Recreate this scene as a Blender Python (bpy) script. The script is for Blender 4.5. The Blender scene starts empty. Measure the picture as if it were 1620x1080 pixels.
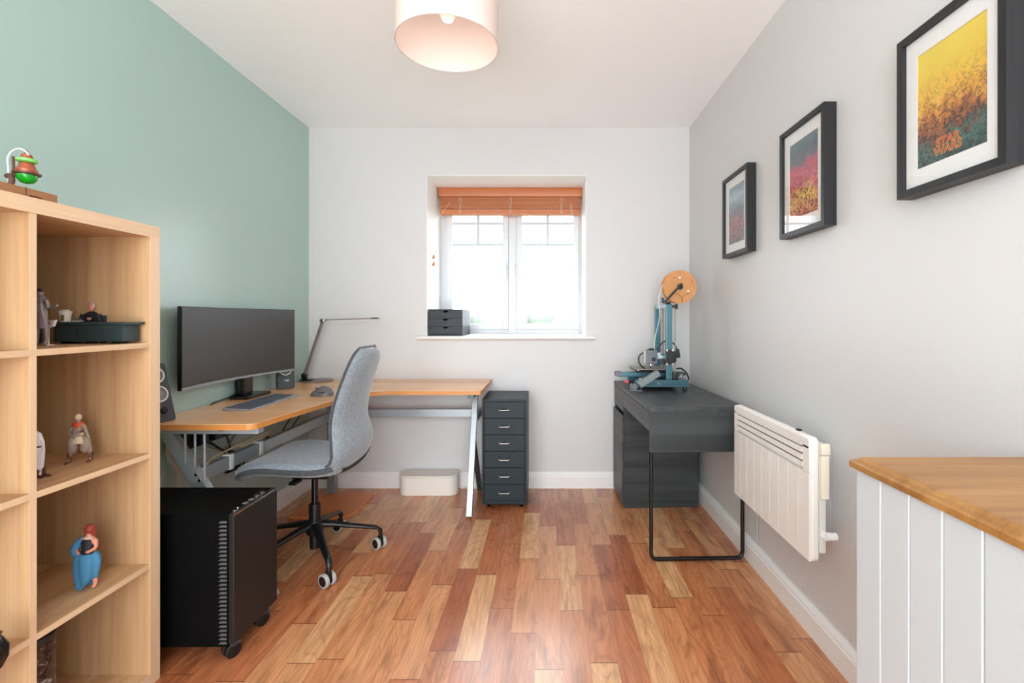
import bpy, bmesh, math, random
from mathutils import Vector, Matrix
random.seed(7)
R = math.radians
PI = math.pi
sc = bpy.context.scene
COL = sc.collection

# ------------------------------------------------------------------ camera
H = 1.175                      # eye height
cam = bpy.data.cameras.new('camera'); camo = bpy.data.objects.new('camera', cam); COL.objects.link(camo)
cam.sensor_width = 36; cam.lens = 750 / 1620 * 36
cam.shift_x = (810 - 864) / 1620; cam.shift_y = (504 - 540) / 1620
cam.clip_start = 0.02; cam.clip_end = 2000
camo.location = (0, 0, H); camo.rotation_euler = (PI / 2, 0, 0)
sc.camera = camo

# ------------------------------------------------------------------ light and exposure
w = bpy.data.worlds.new('sky'); sc.world = w; w.use_nodes = True
bg = w.node_tree.nodes['Background']
bg.inputs[0].default_value = (0.87, 0.94, 1.0, 1); bg.inputs[1].default_value = 4.4
sc.view_settings.view_transform = 'Standard'; sc.view_settings.look = 'None'
sc.view_settings.gamma = 1; sc.view_settings.use_curve_mapping = False
sc.view_settings.exposure = 1.12
sc.cycles.use_denoising = True
sc.cycles.max_bounces = 14; sc.cycles.diffuse_bounces = 8; sc.cycles.transparent_max_bounces = 12
sc.cycles.caustics_reflective = False; sc.cycles.caustics_refractive = False
sc.cycles.sample_clamp_indirect = 8

def portal(name, loc, sx, sy, rot):
    l = bpy.data.lights.new(name, 'AREA'); l.shape = 'RECTANGLE'; l.size = sx; l.size_y = sy
    l.cycles.is_portal = True
    o = bpy.data.objects.new(name, l); o.location = loc; o.rotation_euler = rot; COL.objects.link(o)
portal('window_portal', (-0.277, 3.80, 1.61), 1.2, 1.2, (-PI / 2, 0, 0))
portal('added_rear_portal', (-0.33, -1.36, 1.24), 2.54, 2.44, (PI / 2, 0, 0))  # samples sky light through the added opening behind the camera

# ------------------------------------------------------------------ room numbers (metres; camera above 0,0 looking +Y)
XL, XR, YB, ZC = -1.655, 0.999, 3.306, 2.506
YR = -1.3                      # wall behind the camera

def at(px, py, Y):
    s = 750.0 / Y
    return Vector(((px - 864) / s, Y, H - (py - 504) / s))

# ------------------------------------------------------------------ materials
def lin(c):
    return tuple(((v / 255) / 12.92 if v / 255 <= .04045 else ((v / 255 + .055) / 1.055) ** 2.4) for v in c) + (1,)

MATS = {}
def mat(name, c, rough=.5, metal=0., bump=0., bscale=200., spec=.5, emit=None, coat=0.):
    if name in MATS: return MATS[name]
    m = bpy.data.materials.new(name); m.use_nodes = True; MATS[name] = m
    nt = m.node_tree; b = nt.nodes['Principled BSDF']
    b.inputs['Base Color'].default_value = lin(c); b.inputs['Roughness'].default_value = rough
    b.inputs['Metallic'].default_value = metal; b.inputs['Specular IOR Level'].default_value = spec
    b.inputs['Coat Weight'].default_value = coat
    if emit:
        b.inputs['Emission Color'].default_value = lin(c); b.inputs['Emission Strength'].default_value = emit
    if bump:
        n = nt.nodes.new('ShaderNodeTexNoise'); n.inputs['Scale'].default_value = bscale; n.inputs['Detail'].default_value = 3
        t = nt.nodes.new('ShaderNodeTexCoord'); nt.links.new(t.outputs['Object'], n.inputs['Vector'])
        bp = nt.nodes.new('ShaderNodeBump'); bp.inputs['Strength'].default_value = bump; bp.inputs['Distance'].default_value = .002
        nt.links.new(n.outputs['Fac'], bp.inputs['Height']); nt.links.new(bp.outputs[0], b.inputs['Normal'])
    return m

class NB:
    """tiny node builder"""
    def __init__(s, m): s.nt = m.node_tree; s.b = s.nt.nodes['Principled BSDF']
    def n(s, t, **k):
        o = s.nt.nodes.new('ShaderNode' + t)
        for a, v in k.items(): setattr(o, a, v)
        return o
    def l(s, a, b): s.nt.links.new(a, b)
    def math(s, op, a, b=None, c=None):
        o = s.n('Math', operation=op)
        for i, v in enumerate((a, b, c)):
            if v is None: continue
            if isinstance(v, (int, float)): o.inputs[i].default_value = v
            else: s.l(v, o.inputs[i])
        return o.outputs[0]
    def ramp(s, fac, stops):
        o = s.n('ValToRGB'); e = o.color_ramp.elements
        while len(e) < len(stops): e.new(.5)
        for x, (p, c) in zip(e, stops): x.position = p; x.color = lin(c)
        s.l(fac, o.inputs[0]); return o.outputs[0]
    def mix(s, f, a, b, bt='MIX'):
        o = s.n('Mix', data_type='RGBA', blend_type=bt)
        for i, v in ((0, f), (6, a), (7, b)):
            if isinstance(v, (int, float)): o.inputs[i].default_value = v
            elif isinstance(v, tuple): o.inputs[i].default_value = v
            else: s.l(v, o.inputs[i])
        return o.outputs[2]

def wood(name, dark, light, axis='Z', rough=.45, stripes=3.5, grain=60., fine=.35, spec=.4):
    """veneer: fine grain lines along AXIS with slow board-to-board tone changes"""
    if name in MATS: return MATS[name]
    m = bpy.data.materials.new(name); m.use_nodes = True; MATS[name] = m
    k = NB(m); tc = k.n('TexCoord')
    def mapped(sc_long, sc_cross):
        mp = k.n('Mapping'); k.l(tc.outputs['Object'], mp.inputs[0])
        v = [sc_cross] * 3; v['XYZ'.index(axis)] = sc_long; mp.inputs['Scale'].default_value = v
        return mp.outputs[0]
    n1 = k.n('TexNoise'); n1.inputs['Scale'].default_value = 1; n1.inputs['Detail'].default_value = 4
    k.l(mapped(grain * .035, grain), n1.inputs['Vector'])
    n2 = k.n('TexNoise'); n2.inputs['Scale'].default_value = 1; n2.inputs['Detail'].default_value = 1
    k.l(mapped(stripes * .12, stripes * 2.2), n2.inputs['Vector'])
    n3 = k.n('TexNoise'); n3.inputs['Scale'].default_value = 1; n3.inputs['Detail'].default_value = 2
    k.l(mapped(grain * .12, grain * 5), n3.inputs['Vector'])
    f = k.math('ADD', k.math('MULTIPLY', n1.outputs['Fac'], .45), k.math('MULTIPLY', n2.outputs['Fac'], .8 - fine * .6))
    f = k.math('ADD', f, k.math('MULTIPLY', n3.outputs['Fac'], fine * .6))
    c = k.ramp(f, [(.42, dark), (.82, light)])
    k.l(c, k.b.inputs['Base Color']); k.b.inputs['Roughness'].default_value = rough
    k.b.inputs['Specular IOR Level'].default_value = spec
    bp = k.n('Bump'); bp.inputs['Strength'].default_value = .08; bp.inputs['Distance'].default_value = .001
    k.l(n3.outputs['Fac'], bp.inputs['Height']); k.l(bp.outputs[0], k.b.inputs['Normal'])
    return m

def floor_mat():
    m = bpy.data.materials.new('laminate_planks'); m.use_nodes = True; k = NB(m)
    tc = k.n('TexCoord'); sp = k.n('SeparateXYZ'); k.l(tc.outputs['Object'], sp.inputs[0])
    W, L = .094, .55
    xs = k.math('DIVIDE', k.math('ADD', sp.outputs[0], 5.02), W)
    ci = k.math('FLOOR', xs); cf = k.math('FRACT', xs)
    wn = k.n('TexWhiteNoise', noise_dimensions='1D'); k.l(ci, wn.inputs['W'])
    off = k.math('MULTIPLY', wn.outputs['Value'], 7.31)
    ys = k.math('ADD', k.math('DIVIDE', k.math('ADD', sp.outputs[1], 5.), L), off)
    ri = k.math('FLOOR', ys); rf = k.math('FRACT', ys)
    cv = k.n('CombineXYZ'); k.l(ci, cv.inputs[0]); k.l(ri, cv.inputs[1])
    w2 = k.n('TexWhiteNoise', noise_dimensions='2D'); k.l(cv.outputs[0], w2.inputs['Vector'])
    tone = k.ramp(w2.outputs['Value'], [(0., (180, 104, 66)), (.25, (200, 124, 80)), (.55, (214, 142, 94)), (.8, (226, 162, 112)), (1., (233, 180, 130))])
    # grain, shifted per plank
    va = k.n('VectorMath', operation='MULTIPLY_ADD'); k.l(w2.outputs['Color'], va.inputs[0]); va.inputs[1].default_value = (7, 7, 7); k.l(tc.outputs['Object'], va.inputs[2])
    mp = k.n('Mapping'); k.l(va.outputs[0], mp.inputs[0]); mp.inputs['Scale'].default_value = (70, 5, 1)
    n1 = k.n('TexNoise'); n1.inputs['Scale'].default_value = 1; n1.inputs['Detail'].default_value = 5; n1.inputs['Distortion'].default_value = .6; k.l(mp.outputs[0], n1.inputs['Vector'])
    mp2 = k.n('Mapping'); k.l(va.outputs[0], mp2.inputs[0]); mp2.inputs['Scale'].default_value = (14, 3.2, 1)
    n2 = k.n('TexNoise'); n2.inputs['Scale'].default_value = 1; n2.inputs['Detail'].default_value = 3; n2.inputs['Distortion'].default_value = 1.2; k.l(mp2.outputs[0], n2.inputs['Vector'])
    mp3 = k.n('Mapping'); k.l(va.outputs[0], mp3.inputs[0]); mp3.inputs['Scale'].default_value = (11, 1.6, 1)
    n4 = k.n('TexNoise'); n4.inputs['Scale'].default_value = 1; n4.inputs['Detail'].default_value = 0; k.l(mp3.outputs[0], n4.inputs['Vector'])
    rings = k.math('FRACT', k.math('MULTIPLY', n4.outputs['Fac'], 16.))
    rings = k.math('ABSOLUTE', k.math('SUBTRACT', rings, .5))
    g = k.ramp(n1.outputs['Fac'], [(.3, (150, 140, 130)), (.62, (255, 255, 255))])
    c = k.mix(.4, tone, g, 'MULTIPLY')
    g2 = k.ramp(n2.outputs['Fac'], [(.30, (120, 92, 84)), (.42, (225, 215, 208)), (.55, (255, 255, 255))])
    c = k.mix(.45, c, g2, 'MULTIPLY')
    g3 = k.ramp(rings, [(.0, (185, 165, 150)), (.18, (255, 255, 255))])
    c = k.mix(.35, c, g3, 'MULTIPLY')
    e1 = k.math('LESS_THAN', cf, .015); e2 = k.math('LESS_THAN', rf, .008)
    e = k.math('MAXIMUM', k.math('MULTIPLY', e1, .45), k.math('MULTIPLY', e2, .75))
    c = k.mix(e, c, lin((92, 48, 30)))
    k.l(c, k.b.inputs['Base Color']); k.b.inputs['Roughness'].default_value = .26
    k.b.inputs['Specular IOR Level'].default_value = 1.
    bp = k.n('Bump'); bp.inputs['Strength'].default_value = .12; bp.inputs['Distance'].default_value = .001
    k.l(k.math('SUBTRACT', n1.outputs['Fac'], e), bp.inputs['Height']); k.l(bp.outputs[0], k.b.inputs['Normal'])
    return m

def fabric(name, c1, c2):
    m = bpy.data.materials.new(name); m.use_nodes = True; k = NB(m); tc = k.n('TexCoord')
    n = k.n('TexNoise'); n.inputs['Scale'].default_value = 420; n.inputs['Detail'].default_value = 2; k.l(tc.outputs['Object'], n.inputs['Vector'])
    c = k.ramp(n.outputs['Fac'], [(.36, c1), (.64, c2)]); k.l(c, k.b.inputs['Base Color'])
    k.b.inputs['Roughness'].default_value = .95; k.b.inputs['Specular IOR Level'].default_value = .15
    k.b.inputs['Sheen Weight'].default_value = .5; k.b.inputs['Sheen Roughness'].default_value = .4
    bp = k.n('Bump'); bp.inputs['Strength'].default_value = .5; bp.inputs['Distance'].default_value = .0015
    k.l(n.outputs['Fac'], bp.inputs['Height']); k.l(bp.outputs[0], k.b.inputs['Normal']); return m

def glass(name, refl=.08, tint=(1, 1, 1, 1)):
    m = bpy.data.materials.new(name); m.use_nodes = True; nt = m.node_tree
    nt.nodes.remove(nt.nodes['Principled BSDF']); out = nt.nodes['Material Output']
    t = nt.nodes.new('ShaderNodeBsdfTransparent'); t.inputs[0].default_value = tint
    g = nt.nodes.new('ShaderNodeBsdfGlossy'); g.inputs['Roughness'].default_value = .02
    x = nt.nodes.new('ShaderNodeMixShader'); fr = nt.nodes.new('ShaderNodeLayerWeight'); fr.inputs[0].default_value = .5
    p = nt.nodes.new('ShaderNodeMath'); p.operation = 'POWER'; p.inputs[1].default_value = 4.; nt.links.new(fr.outputs['Facing'], p.inputs[0])
    q = nt.nodes.new('ShaderNodeMath'); q.operation = 'MULTIPLY_ADD'; q.inputs[1].default_value = .6; q.inputs[2].default_value = refl * .5; nt.links.new(p.outputs[0], q.inputs[0])
    nt.links.new(q.outputs[0], x.inputs[0]); nt.links.new(t.outputs[0], x.inputs[1]); nt.links.new(g.outputs[0], x.inputs[2])
    nt.links.new(x.outputs[0], out.inputs[0]); return m

def art(name, stops, swirl, zc, zr, scale=14., seed=0.):
    """abstract print: vertical colour bands broken up by turbulence"""
    m = bpy.data.materials.new(name); m.use_nodes = True; k = NB(m); tc = k.n('TexCoord')
    sp = k.n('SeparateXYZ'); k.l(tc.outputs['Object'], sp.inputs[0])
    z = k.math('DIVIDE', k.math('SUBTRACT', sp.outputs[2], zc - zr), 2 * zr)
    n = k.n('TexNoise', noise_dimensions='4D'); n.inputs['W'].default_value = seed; n.inputs['Scale'].default_value = scale; n.inputs['Detail'].default_value = 8
    n.inputs['Distortion'].default_value = 1.4; k.l(tc.outputs['Object'], n.inputs['Vector'])
    f = k.math('ADD', z, k.math('MULTIPLY', k.math('SUBTRACT', n.outputs['Fac'], .5), swirl))
    c = k.ramp(f, stops)
    n2 = k.n('TexNoise', noise_dimensions='4D'); n2.inputs['W'].default_value = seed + 3; n2.inputs['Scale'].default_value = scale * 3.2; n2.inputs['Detail'].default_value = 6
    n2.inputs['Distortion'].default_value = 2.5; k.l(tc.outputs['Object'], n2.inputs['Vector'])
    d = k.ramp(n2.outputs['Fac'], [(.40, (60, 44, 50)), (.47, (190, 180, 180)), (.54, (255, 255, 255))])
    low = k.ramp(z, [(.3, (250, 250, 250)), (.8, (30, 30, 30))])
    c = k.mix(low, c, d, 'MULTIPLY')
    k.l(c, k.b.inputs['Base Color']); k.b.inputs['Roughness'].default_value = .6; return m

M = dict(
    white=mat('white_paint', (240, 239, 236), .55, bump=.03, bscale=60),
    ceil=mat('ceiling_paint', (253, 252, 252), .42),
    grey=mat('pale_grey_wall_paint', (211, 209, 208), .45, bump=.03, bscale=120, spec=.6),
    teal=mat('teal_wall_paint', (166, 194, 187), .33, bump=.03, bscale=120, spec=.9),
    gloss=mat('white_gloss_paint', (238, 236, 233), .3),
    unit=mat('soft_white_eggshell', (192, 196, 199), .5),
    key=mat('slate_key', (84, 90, 98), .5),
    upvc=mat('white_plastic_frame', (216, 219, 222), .28),
    heater=mat('heater_enamel', (236, 232, 226), .35),
    muntin=mat('grey_glazing_bar', (186, 200, 206), .4),
    black=mat('black_plastic', (11, 11, 12), .4),
    blackm=mat('black_matt_metal', (3, 3, 4), .6, bump=.05, spec=.12),
    satin=mat('black_satin', (12, 12, 13), .25),
    dgrey=mat('dark_grey_plastic', (52, 55, 60), .45),
    mgrey=mat('mid_grey_plastic', (110, 113, 118), .5),
    lgrey=mat('light_grey_plastic', (186, 186, 184), .45),
    silver=mat('silver_steel', (174, 182, 186), .4, .45),
    chrome=mat('chrome', (215, 215, 215), .15, 1.),
    bronze=mat('mauve_aluminium', (150, 132, 130), .35, .6),
    tprint=mat('teal_aluminium', (72, 112, 122), .35, .5),
    cabinet=mat('dark_slate_metal', (27, 40, 44), .45, spec=.3),
    moppe=wood('black_stained_wood', (36, 40, 45), (58, 64, 70), 'X', .5),
    micke=wood('black_brown_veneer', (44, 47, 49), (76, 79, 81), 'Y', .42, stripes=6, grain=40, fine=.2),
    mickez=wood('black_brown_veneer_end', (42, 46, 47), (68, 72, 73), 'X', .42, stripes=6, grain=40, fine=.2),
    oakz=wood('oak_veneer_upright', (168, 125, 84), (207, 169, 126), 'Z', .5, stripes=4.5, grain=45),
    oaky=wood('oak_veneer_board', (172, 129, 88), (210, 174, 132), 'Y', .45, stripes=4.5, grain=45),
    oakedge=wood('oak_edge_strip', (206, 172, 134), (228, 200, 166), 'Y', .45, stripes=2, grain=50),
    oakedgez=wood('oak_edge_strip_upright', (206, 172, 134), (228, 200, 166), 'Z', .45, stripes=2, grain=50),
    beech=wood('beech_desk_veneer', (214, 156, 106), (232, 182, 132), 'X', .24, stripes=3, grain=30, fine=.2, spec=.6),
    beechedge=mat('honey_desk_edge', (206, 138, 70), .4),
    worktop=wood('oak_worktop', (136, 88, 42), (184, 136, 78), 'X', .38, stripes=7, grain=55),
    blind=wood('cherry_blind_wood', (176, 98, 58), (208, 132, 84), 'X', .35, stripes=3, grain=40),
    mat_=mat('tan_mat', (218, 130, 72), .35, bump=.05, bscale=80),
    cream=mat('cream_lacquer', (232, 226, 216), .5),
    shade=None, paper=mat('mount_board', (244, 242, 240), .7),
    wframe=wood('black_frame_wood', (26, 26, 28), (46, 46, 48), 'Z', .42),
    card=mat('brown_cardboard', (206, 146, 92), .7, bump=.05), ink=mat('dark_print', (70, 48, 34), .7),
    whitep=mat('white_plastic', (236, 236, 234), .35), cordm=mat('cream_cord', (222, 210, 190), .7),
    redp=mat('red_plastic', (196, 60, 60), .4), tyre=mat('pale_grey_tyre', (172, 170, 166), .6),
    screen=mat('screen_panel', (28, 25, 24), .4, spec=.9), plinth=wood('plinth_wood', (128, 84, 54), (176, 128, 88), 'Y', .6),
    copper=mat('copper_brown', (166, 88, 56), .35, .3), green=mat('green_glass', (20, 150, 30), .1),
    lgreen=mat('pale_green_glass', (120, 200, 96), .15), brown=mat('dark_brown_plastic', (92, 54, 40), .5),
    skin=mat('toy_skin', (206, 138, 112), .5), redhair=mat('red_brown_hair', (138, 46, 30), .6),
    bluec=mat('blue_cloth', (62, 122, 158), .8, bump=.6, bscale=60), navy=mat('dark_cloth', (28, 26, 32), .7),
    taupe=mat('taupe_cloth', (150, 132, 116), .8, bump=.3, bscale=90), sand=mat('sand_cloth', (206, 184, 152), .8),
    orange=mat('orange_cloth', (206, 82, 46), .6), metalfig=mat('grey_figurine_paint', (150, 144, 146), .3, .4),
    whitefig=mat('white_figurine_paint', (232, 234, 238), .35), hair=mat('grey_hair', (176, 160, 150), .7),
)
M['floor'] = floor_mat()
M['fabric'] = fabric('grey_wool', (88, 99, 107), (172, 182, 189))
M['piping'] = fabric('dark_wool_side', (52, 54, 56), (92, 96, 98))
M['glass'] = glass('window_glass', .03); M['pglass'] = glass('picture_glass', .10)
M['cglass'] = glass('clear_plastic', .2)
def shade_mat():
    m = bpy.data.materials.new('linen_lampshade'); m.use_nodes = True; nt = m.node_tree; b = nt.nodes['Principled BSDF']
    b.inputs['Base Color'].default_value = lin((232, 216, 208)); b.inputs['Roughness'].default_value = .9
    tr = nt.nodes.new('ShaderNodeBsdfTranslucent'); tr.inputs[0].default_value = lin((236, 216, 204))
    x = nt.nodes.new('ShaderNodeMixShader'); x.inputs[0].default_value = .2
    nt.links.new(b.outputs[0], x.inputs[1]); nt.links.new(tr.outputs[0], x.inputs[2]); nt.links.new(x.outputs[0], nt.nodes['Material Output'].inputs[0]); return m
M['shade'] = shade_mat()

# ------------------------------------------------------------------ mesh helpers
ORG = {}
class MB:
    def __init__(s): s.bm = bmesh.new()
    def box(s, x0, x1, y0, y1, z0, z1, mtx=None):
        vs = [s.bm.verts.new(v) for v in ((x0, y0, z0), (x1, y0, z0), (x1, y1, z0), (x0, y1, z0), (x0, y0, z1), (x1, y0, z1), (x1, y1, z1), (x0, y1, z1))]
        for f in ((3, 2, 1, 0), (4, 5, 6, 7), (0, 1, 5, 4), (1, 2, 6, 5), (2, 3, 7, 6), (3, 0, 4, 7)): s.bm.faces.new([vs[i] for i in f])
        if mtx: bmesh.ops.transform(s.bm, matrix=mtx, verts=vs)
        return s
    def rbox(s, x0, x1, y0, y1, z0, z1, r=.004, seg=2, mtx=None):
        t = bmesh.new(); a = MB(); a.bm.free(); a.bm = t; a.box(x0, x1, y0, y1, z0, z1)
        bmesh.ops.bevel(t, geom=t.edges[:], offset=r, segments=seg, affect='EDGES', profile=.5, clamp_overlap=True)
        return s.join(t, mtx)
    def join(s, t, mtx=None):
        if mtx: bmesh.ops.transform(t, matrix=mtx, verts=t.verts)
        me = bpy.data.meshes.new('tmp'); t.to_mesh(me); t.free(); s.bm.from_mesh(me); bpy.data.meshes.remove(me); return s
    def prism(s, poly, h0, h1, axis='Z', mtx=None):
        """polygon given in the plane across AXIS, extruded from h0 to h1"""
        def P(a, b, h): return {'Z': (a, b, h), 'Y': (a, h, b), 'X': (h, a, b)}[axis]
        lo = [s.bm.verts.new(P(a, b, h0)) for a, b in poly]; hi = [s.bm.verts.new(P(a, b, h1)) for a, b in poly]
        n = len(poly); s.bm.faces.new(lo); s.bm.faces.new(hi[::-1])
        for i in range(n): s.bm.faces.new((lo[(i + 1) % n], lo[i], hi[i], hi[(i + 1) % n]))
        if mtx: bmesh.ops.transform(s.bm, matrix=mtx, verts=lo + hi)
        return s
    def tube(s, pts, r, n=10, cap=True, closed=False, flat=None):
        """round (or flat=(w,h)) tube along points; r may be a list"""
        pts = [Vector(p) for p in pts]; m = len(pts); rings = []
        rr = r if isinstance(r, (list, tuple)) else [r] * m
        prev = None
        for i, p in enumerate(pts):
            if closed: d = pts[(i + 1) % m] - pts[i - 1]
            elif i == 0: d = pts[1] - p
            elif i == m - 1: d = p - pts[-2]
            else: d = (pts[i + 1] - p).normalized() + (p - pts[i - 1]).normalized()
            d = d.normalized() if d.length > 1e-9 else Vector((0, 0, 1))
            if prev is None:
                u = d.cross(Vector((0, 0, 1)));
                if u.length < 1e-3: u = d.cross(Vector((0, 1, 0)))
                u.normalize()
            else:
                u = prev - d * prev.dot(d); u.normalize()
            prev = u; v = d.cross(u)
            ring = []
            for k in range(n):
                a = 2 * PI * k / n + (PI / 4 if n == 4 else 0)
                ring.append(s.bm.verts.new(p + (u * math.cos(a) + v * math.sin(a)) * rr[i] * (1.414 if n == 4 else 1)))
            rings.append(ring)
        for i in range(m if closed else m - 1):
            a, b = rings[i], rings[(i + 1) % m]
            for k in range(n): s.bm.faces.new((a[k], a[(k + 1) % n], b[(k + 1) % n], b[k]))
        if cap and not closed: s.bm.faces.new(rings[0][::-1]); s.bm.faces.new(rings[-1])
        return s
    def cyl(s, p0, p1, r, n=24, r1=None): return s.tube([p0, p1], [r, r if r1 is None else r1], n)
    def lathe(s, prof, c=(0, 0, 0), n=32, mtx=None, sx=1, sy=1):
        """profile [(r,z)] turned about z; joined at r=0"""
        t = bmesh.new(); rings = []
        for r, z in prof:
            if r < 1e-6: rings.append([t.verts.new((0, 0, z))])
            else: rings.append([t.verts.new((r * sx * math.cos(2 * PI * k / n), r * sy * math.sin(2 * PI * k / n), z)) for k in range(n)])
        for a, b in zip(rings, rings[1:]):
            for k in range(n):
                q = [a[k % len(a)], a[(k + 1) % len(a)], b[(k + 1) % len(b)], b[k % len(b)]]
                q2 = []
                for v in q:
                    if v not in q2: q2.append(v)
                if len(q2) > 2: t.faces.new(q2)
        m4 = Matrix.Translation(c)
        if mtx: m4 = m4 @ mtx
        return s.join(t, m4)
    def ball(s, c, r, sx=1, sy=1, sz=1, mtx=None, u=20, v=12):
        t = bmesh.new(); bmesh.ops.create_uvsphere(t, u_segments=u, v_segments=v, radius=r)
        m4 = Matrix.Translation(c) @ (mtx or Matrix.Identity(4)) @ Matrix.Diagonal((sx, sy, sz, 1)); return s.join(t, m4)
    def shell(s, P, Nf, T, nu=36, nv=22):
        """closed pillow round the surface P(u,v); T(u,v) = half thickness; 0 at the rim"""
        F, B = [], []
        for i in range(nu + 1):
            rf, rb = [], []
            for j in range(nv + 1):
                u, v = i / nu, j / nv * 2 - 1
                p = P(u, v); n = Nf(u, v); t = T(u, v)
                a = s.bm.verts.new(p + n * t)
                rim = t < 1e-6
                rf.append(a); rb.append(a if rim else s.bm.verts.new(p - n * t))
            F.append(rf); B.append(rb)
        for i in range(nu):
            for j in range(nv):
                for G, fl in ((F, 0), (B, 1)):
                    q = [G[i][j], G[i][j + 1], G[i + 1][j + 1], G[i + 1][j]]
                    if fl: q = q[::-1]
                    try: s.bm.faces.new(q)
                    except ValueError: pass
        bmesh.ops.remove_doubles(s.bm, verts=s.bm.verts, dist=1e-5)
        return s
    def build(s, name, m, parent=None, smooth=40, label=None, world=True, bevel=0, sub=0):
        bmesh.ops.recalc_face_normals(s.bm, faces=s.bm.faces)
        me = bpy.data.meshes.new(name)
        if parent is not None and world:
            o_ = ORG.get(parent.name, Vector((0, 0, 0)))
            bmesh.ops.translate(s.bm, verts=s.bm.verts, vec=-o_)
        s.bm.to_mesh(me); s.bm.free()
        if smooth:
            for p in me.polygons: p.use_smooth = True
            me.set_sharp_from_angle(angle=R(smooth))
        me.materials.append(m)
        o = bpy.data.objects.new(name, me); COL.objects.link(o)
        if parent is not None:
            o.parent = parent; ORG[o.name] = ORG.get(parent.name, Vector((0, 0, 0)))
        if label: o['label'] = label
        if bevel:
            b = o.modifiers.new('bevel', 'BEVEL'); b.width = bevel; b.segments = 2; b.limit_method = 'ANGLE'; b.angle_limit = R(50)
        if 0 < smooth <= 50 and not sub:
            b = o.modifiers.new('normals', 'WEIGHTED_NORMAL'); b.keep_sharp = True; b.weight = 80
        if sub:
            b = o.modifiers.new('sub', 'SUBSURF'); b.levels = sub; b.render_levels = sub
        return o

def thing(name, label, cat, loc=(0, 0, 0), rotz=0, group=None, local=False):
    o = bpy.data.objects.new(name, None); COL.objects.link(o); o.empty_display_size = .05
    o.location = loc; o.rotation_euler = (0, 0, rotz); o['label'] = label; o['category'] = cat
    ORG[o.name] = Vector((0, 0, 0)) if local else Vector(loc)
    if group: o['group'] = group
    return o
def tag(o, label, cat, group=None):
    o['label'] = label; o['category'] = cat
    if group: o['group'] = group
    return o
def struct(name, mb, m, parent=None, **k):
    o = mb.build(name, m, parent, **k)
    if parent is None: o['kind'] = 'structure'
    return o
def arc(cx, cy, r, a0, a1, n=8): return [(cx + r * math.cos(R(a0 + (a1 - a0) * i / n)), cy + r * math.sin(R(a0 + (a1 - a0) * i / n))) for i in range(n + 1)]
def rrect(x0, x1, y0, y1, r, n=6):
    return arc(x1 - r, y1 - r, r, 0, 90, n) + arc(x0 + r, y1 - r, r, 90, 180, n) + arc(x0 + r, y0 + r, r, 180, 270, n) + arc(x1 - r, y0 + r, r, 270, 360, n)
def spline(pts, n=8):
    """Catmull-Rom through the points"""
    P = [Vector(p) for p in pts]; P = [P[0] * 2 - P[1]] + P + [P[-1] * 2 - P[-2]]; out = []
    for i in range(1, len(P) - 2):
        for k in range(n):
            t = k / n; a, b, c, d = P[i - 1], P[i], P[i + 1], P[i + 2]
            out.append(.5 * ((2 * b) + (c - a) * t + (2 * a - 5 * b + 4 * c - d) * t * t + (3 * b - a - 3 * c + d) * t ** 3))
    out.append(P[-2]); return out
def text(name, body, size, m, parent, mtx, ext=.0003, world=True, align='CENTER', sx=1, off=0.):
    cu = bpy.data.curves.new('t', 'FONT'); cu.body = body; cu.size = size; cu.extrude = ext; cu.align_x = align; cu.align_y = 'CENTER'; cu.space_line = .74; cu.offset = off
    ob = bpy.data.objects.new('t', cu); COL.objects.link(ob)
    dg = bpy.context.evaluated_depsgraph_get(); me = bpy.data.meshes.new_from_object(ob.evaluated_get(dg))
    bpy.data.objects.remove(ob); b = MB(); b.bm.from_mesh(me)
    bmesh.ops.transform(b.bm, matrix=mtx @ Matrix.Diagonal((sx, 1, 1, 1)), verts=b.bm.verts)
    return b.build(name, m, parent, smooth=0, world=world)

# ------------------------------------------------------------------ room shell
T = .12
WX0, WX1, WZ0, WZ1 = -.832, .278, 1.056, 2.175        # window opening
YW = 3.72                                              # window plane
struct('floor', MB().box(XL - T, XR + T, YR - T, YB + .02, -.1, 0), M['floor'], smooth=0)
struct('ceiling', MB().box(XL - T, XR + T, YR - T, YB + .6, ZC, ZC + .1), M['ceil'], smooth=0)
struct('wall_left', MB().box(XL - T, XL, YR - T, YB + .6, 0, ZC), M['teal'], smooth=0)
struct('wall_right', MB().box(XR, XR + T, YR - T, YB + .6, 0, ZC), M['grey'], smooth=0)
b = MB(); D = YB + .55
b.box(XL, WX0, YB, D, 0, ZC); b.box(WX1, XR, YB, D, 0, ZC); b.box(WX0, WX1, YB, D, 0, WZ0 - .025); b.box(WX0, WX1, YB, D, WZ1, ZC)
struct('wall_back', b, M['grey'], smooth=0)
# white plaster lining of the window recess (sides and head)
b = MB(); e = .003
b.box(WX0 - .0, WX0 + e, YB - .001, YW + .1, WZ0, WZ1); b.box(WX1 - e, WX1, YB - .001, YW + .1, WZ0, WZ1); b.box(WX0, WX1, YB - .001, YW + .1, WZ1 - e, WZ1)
struct('trim_1', b, M['white'], smooth=0)
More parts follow.
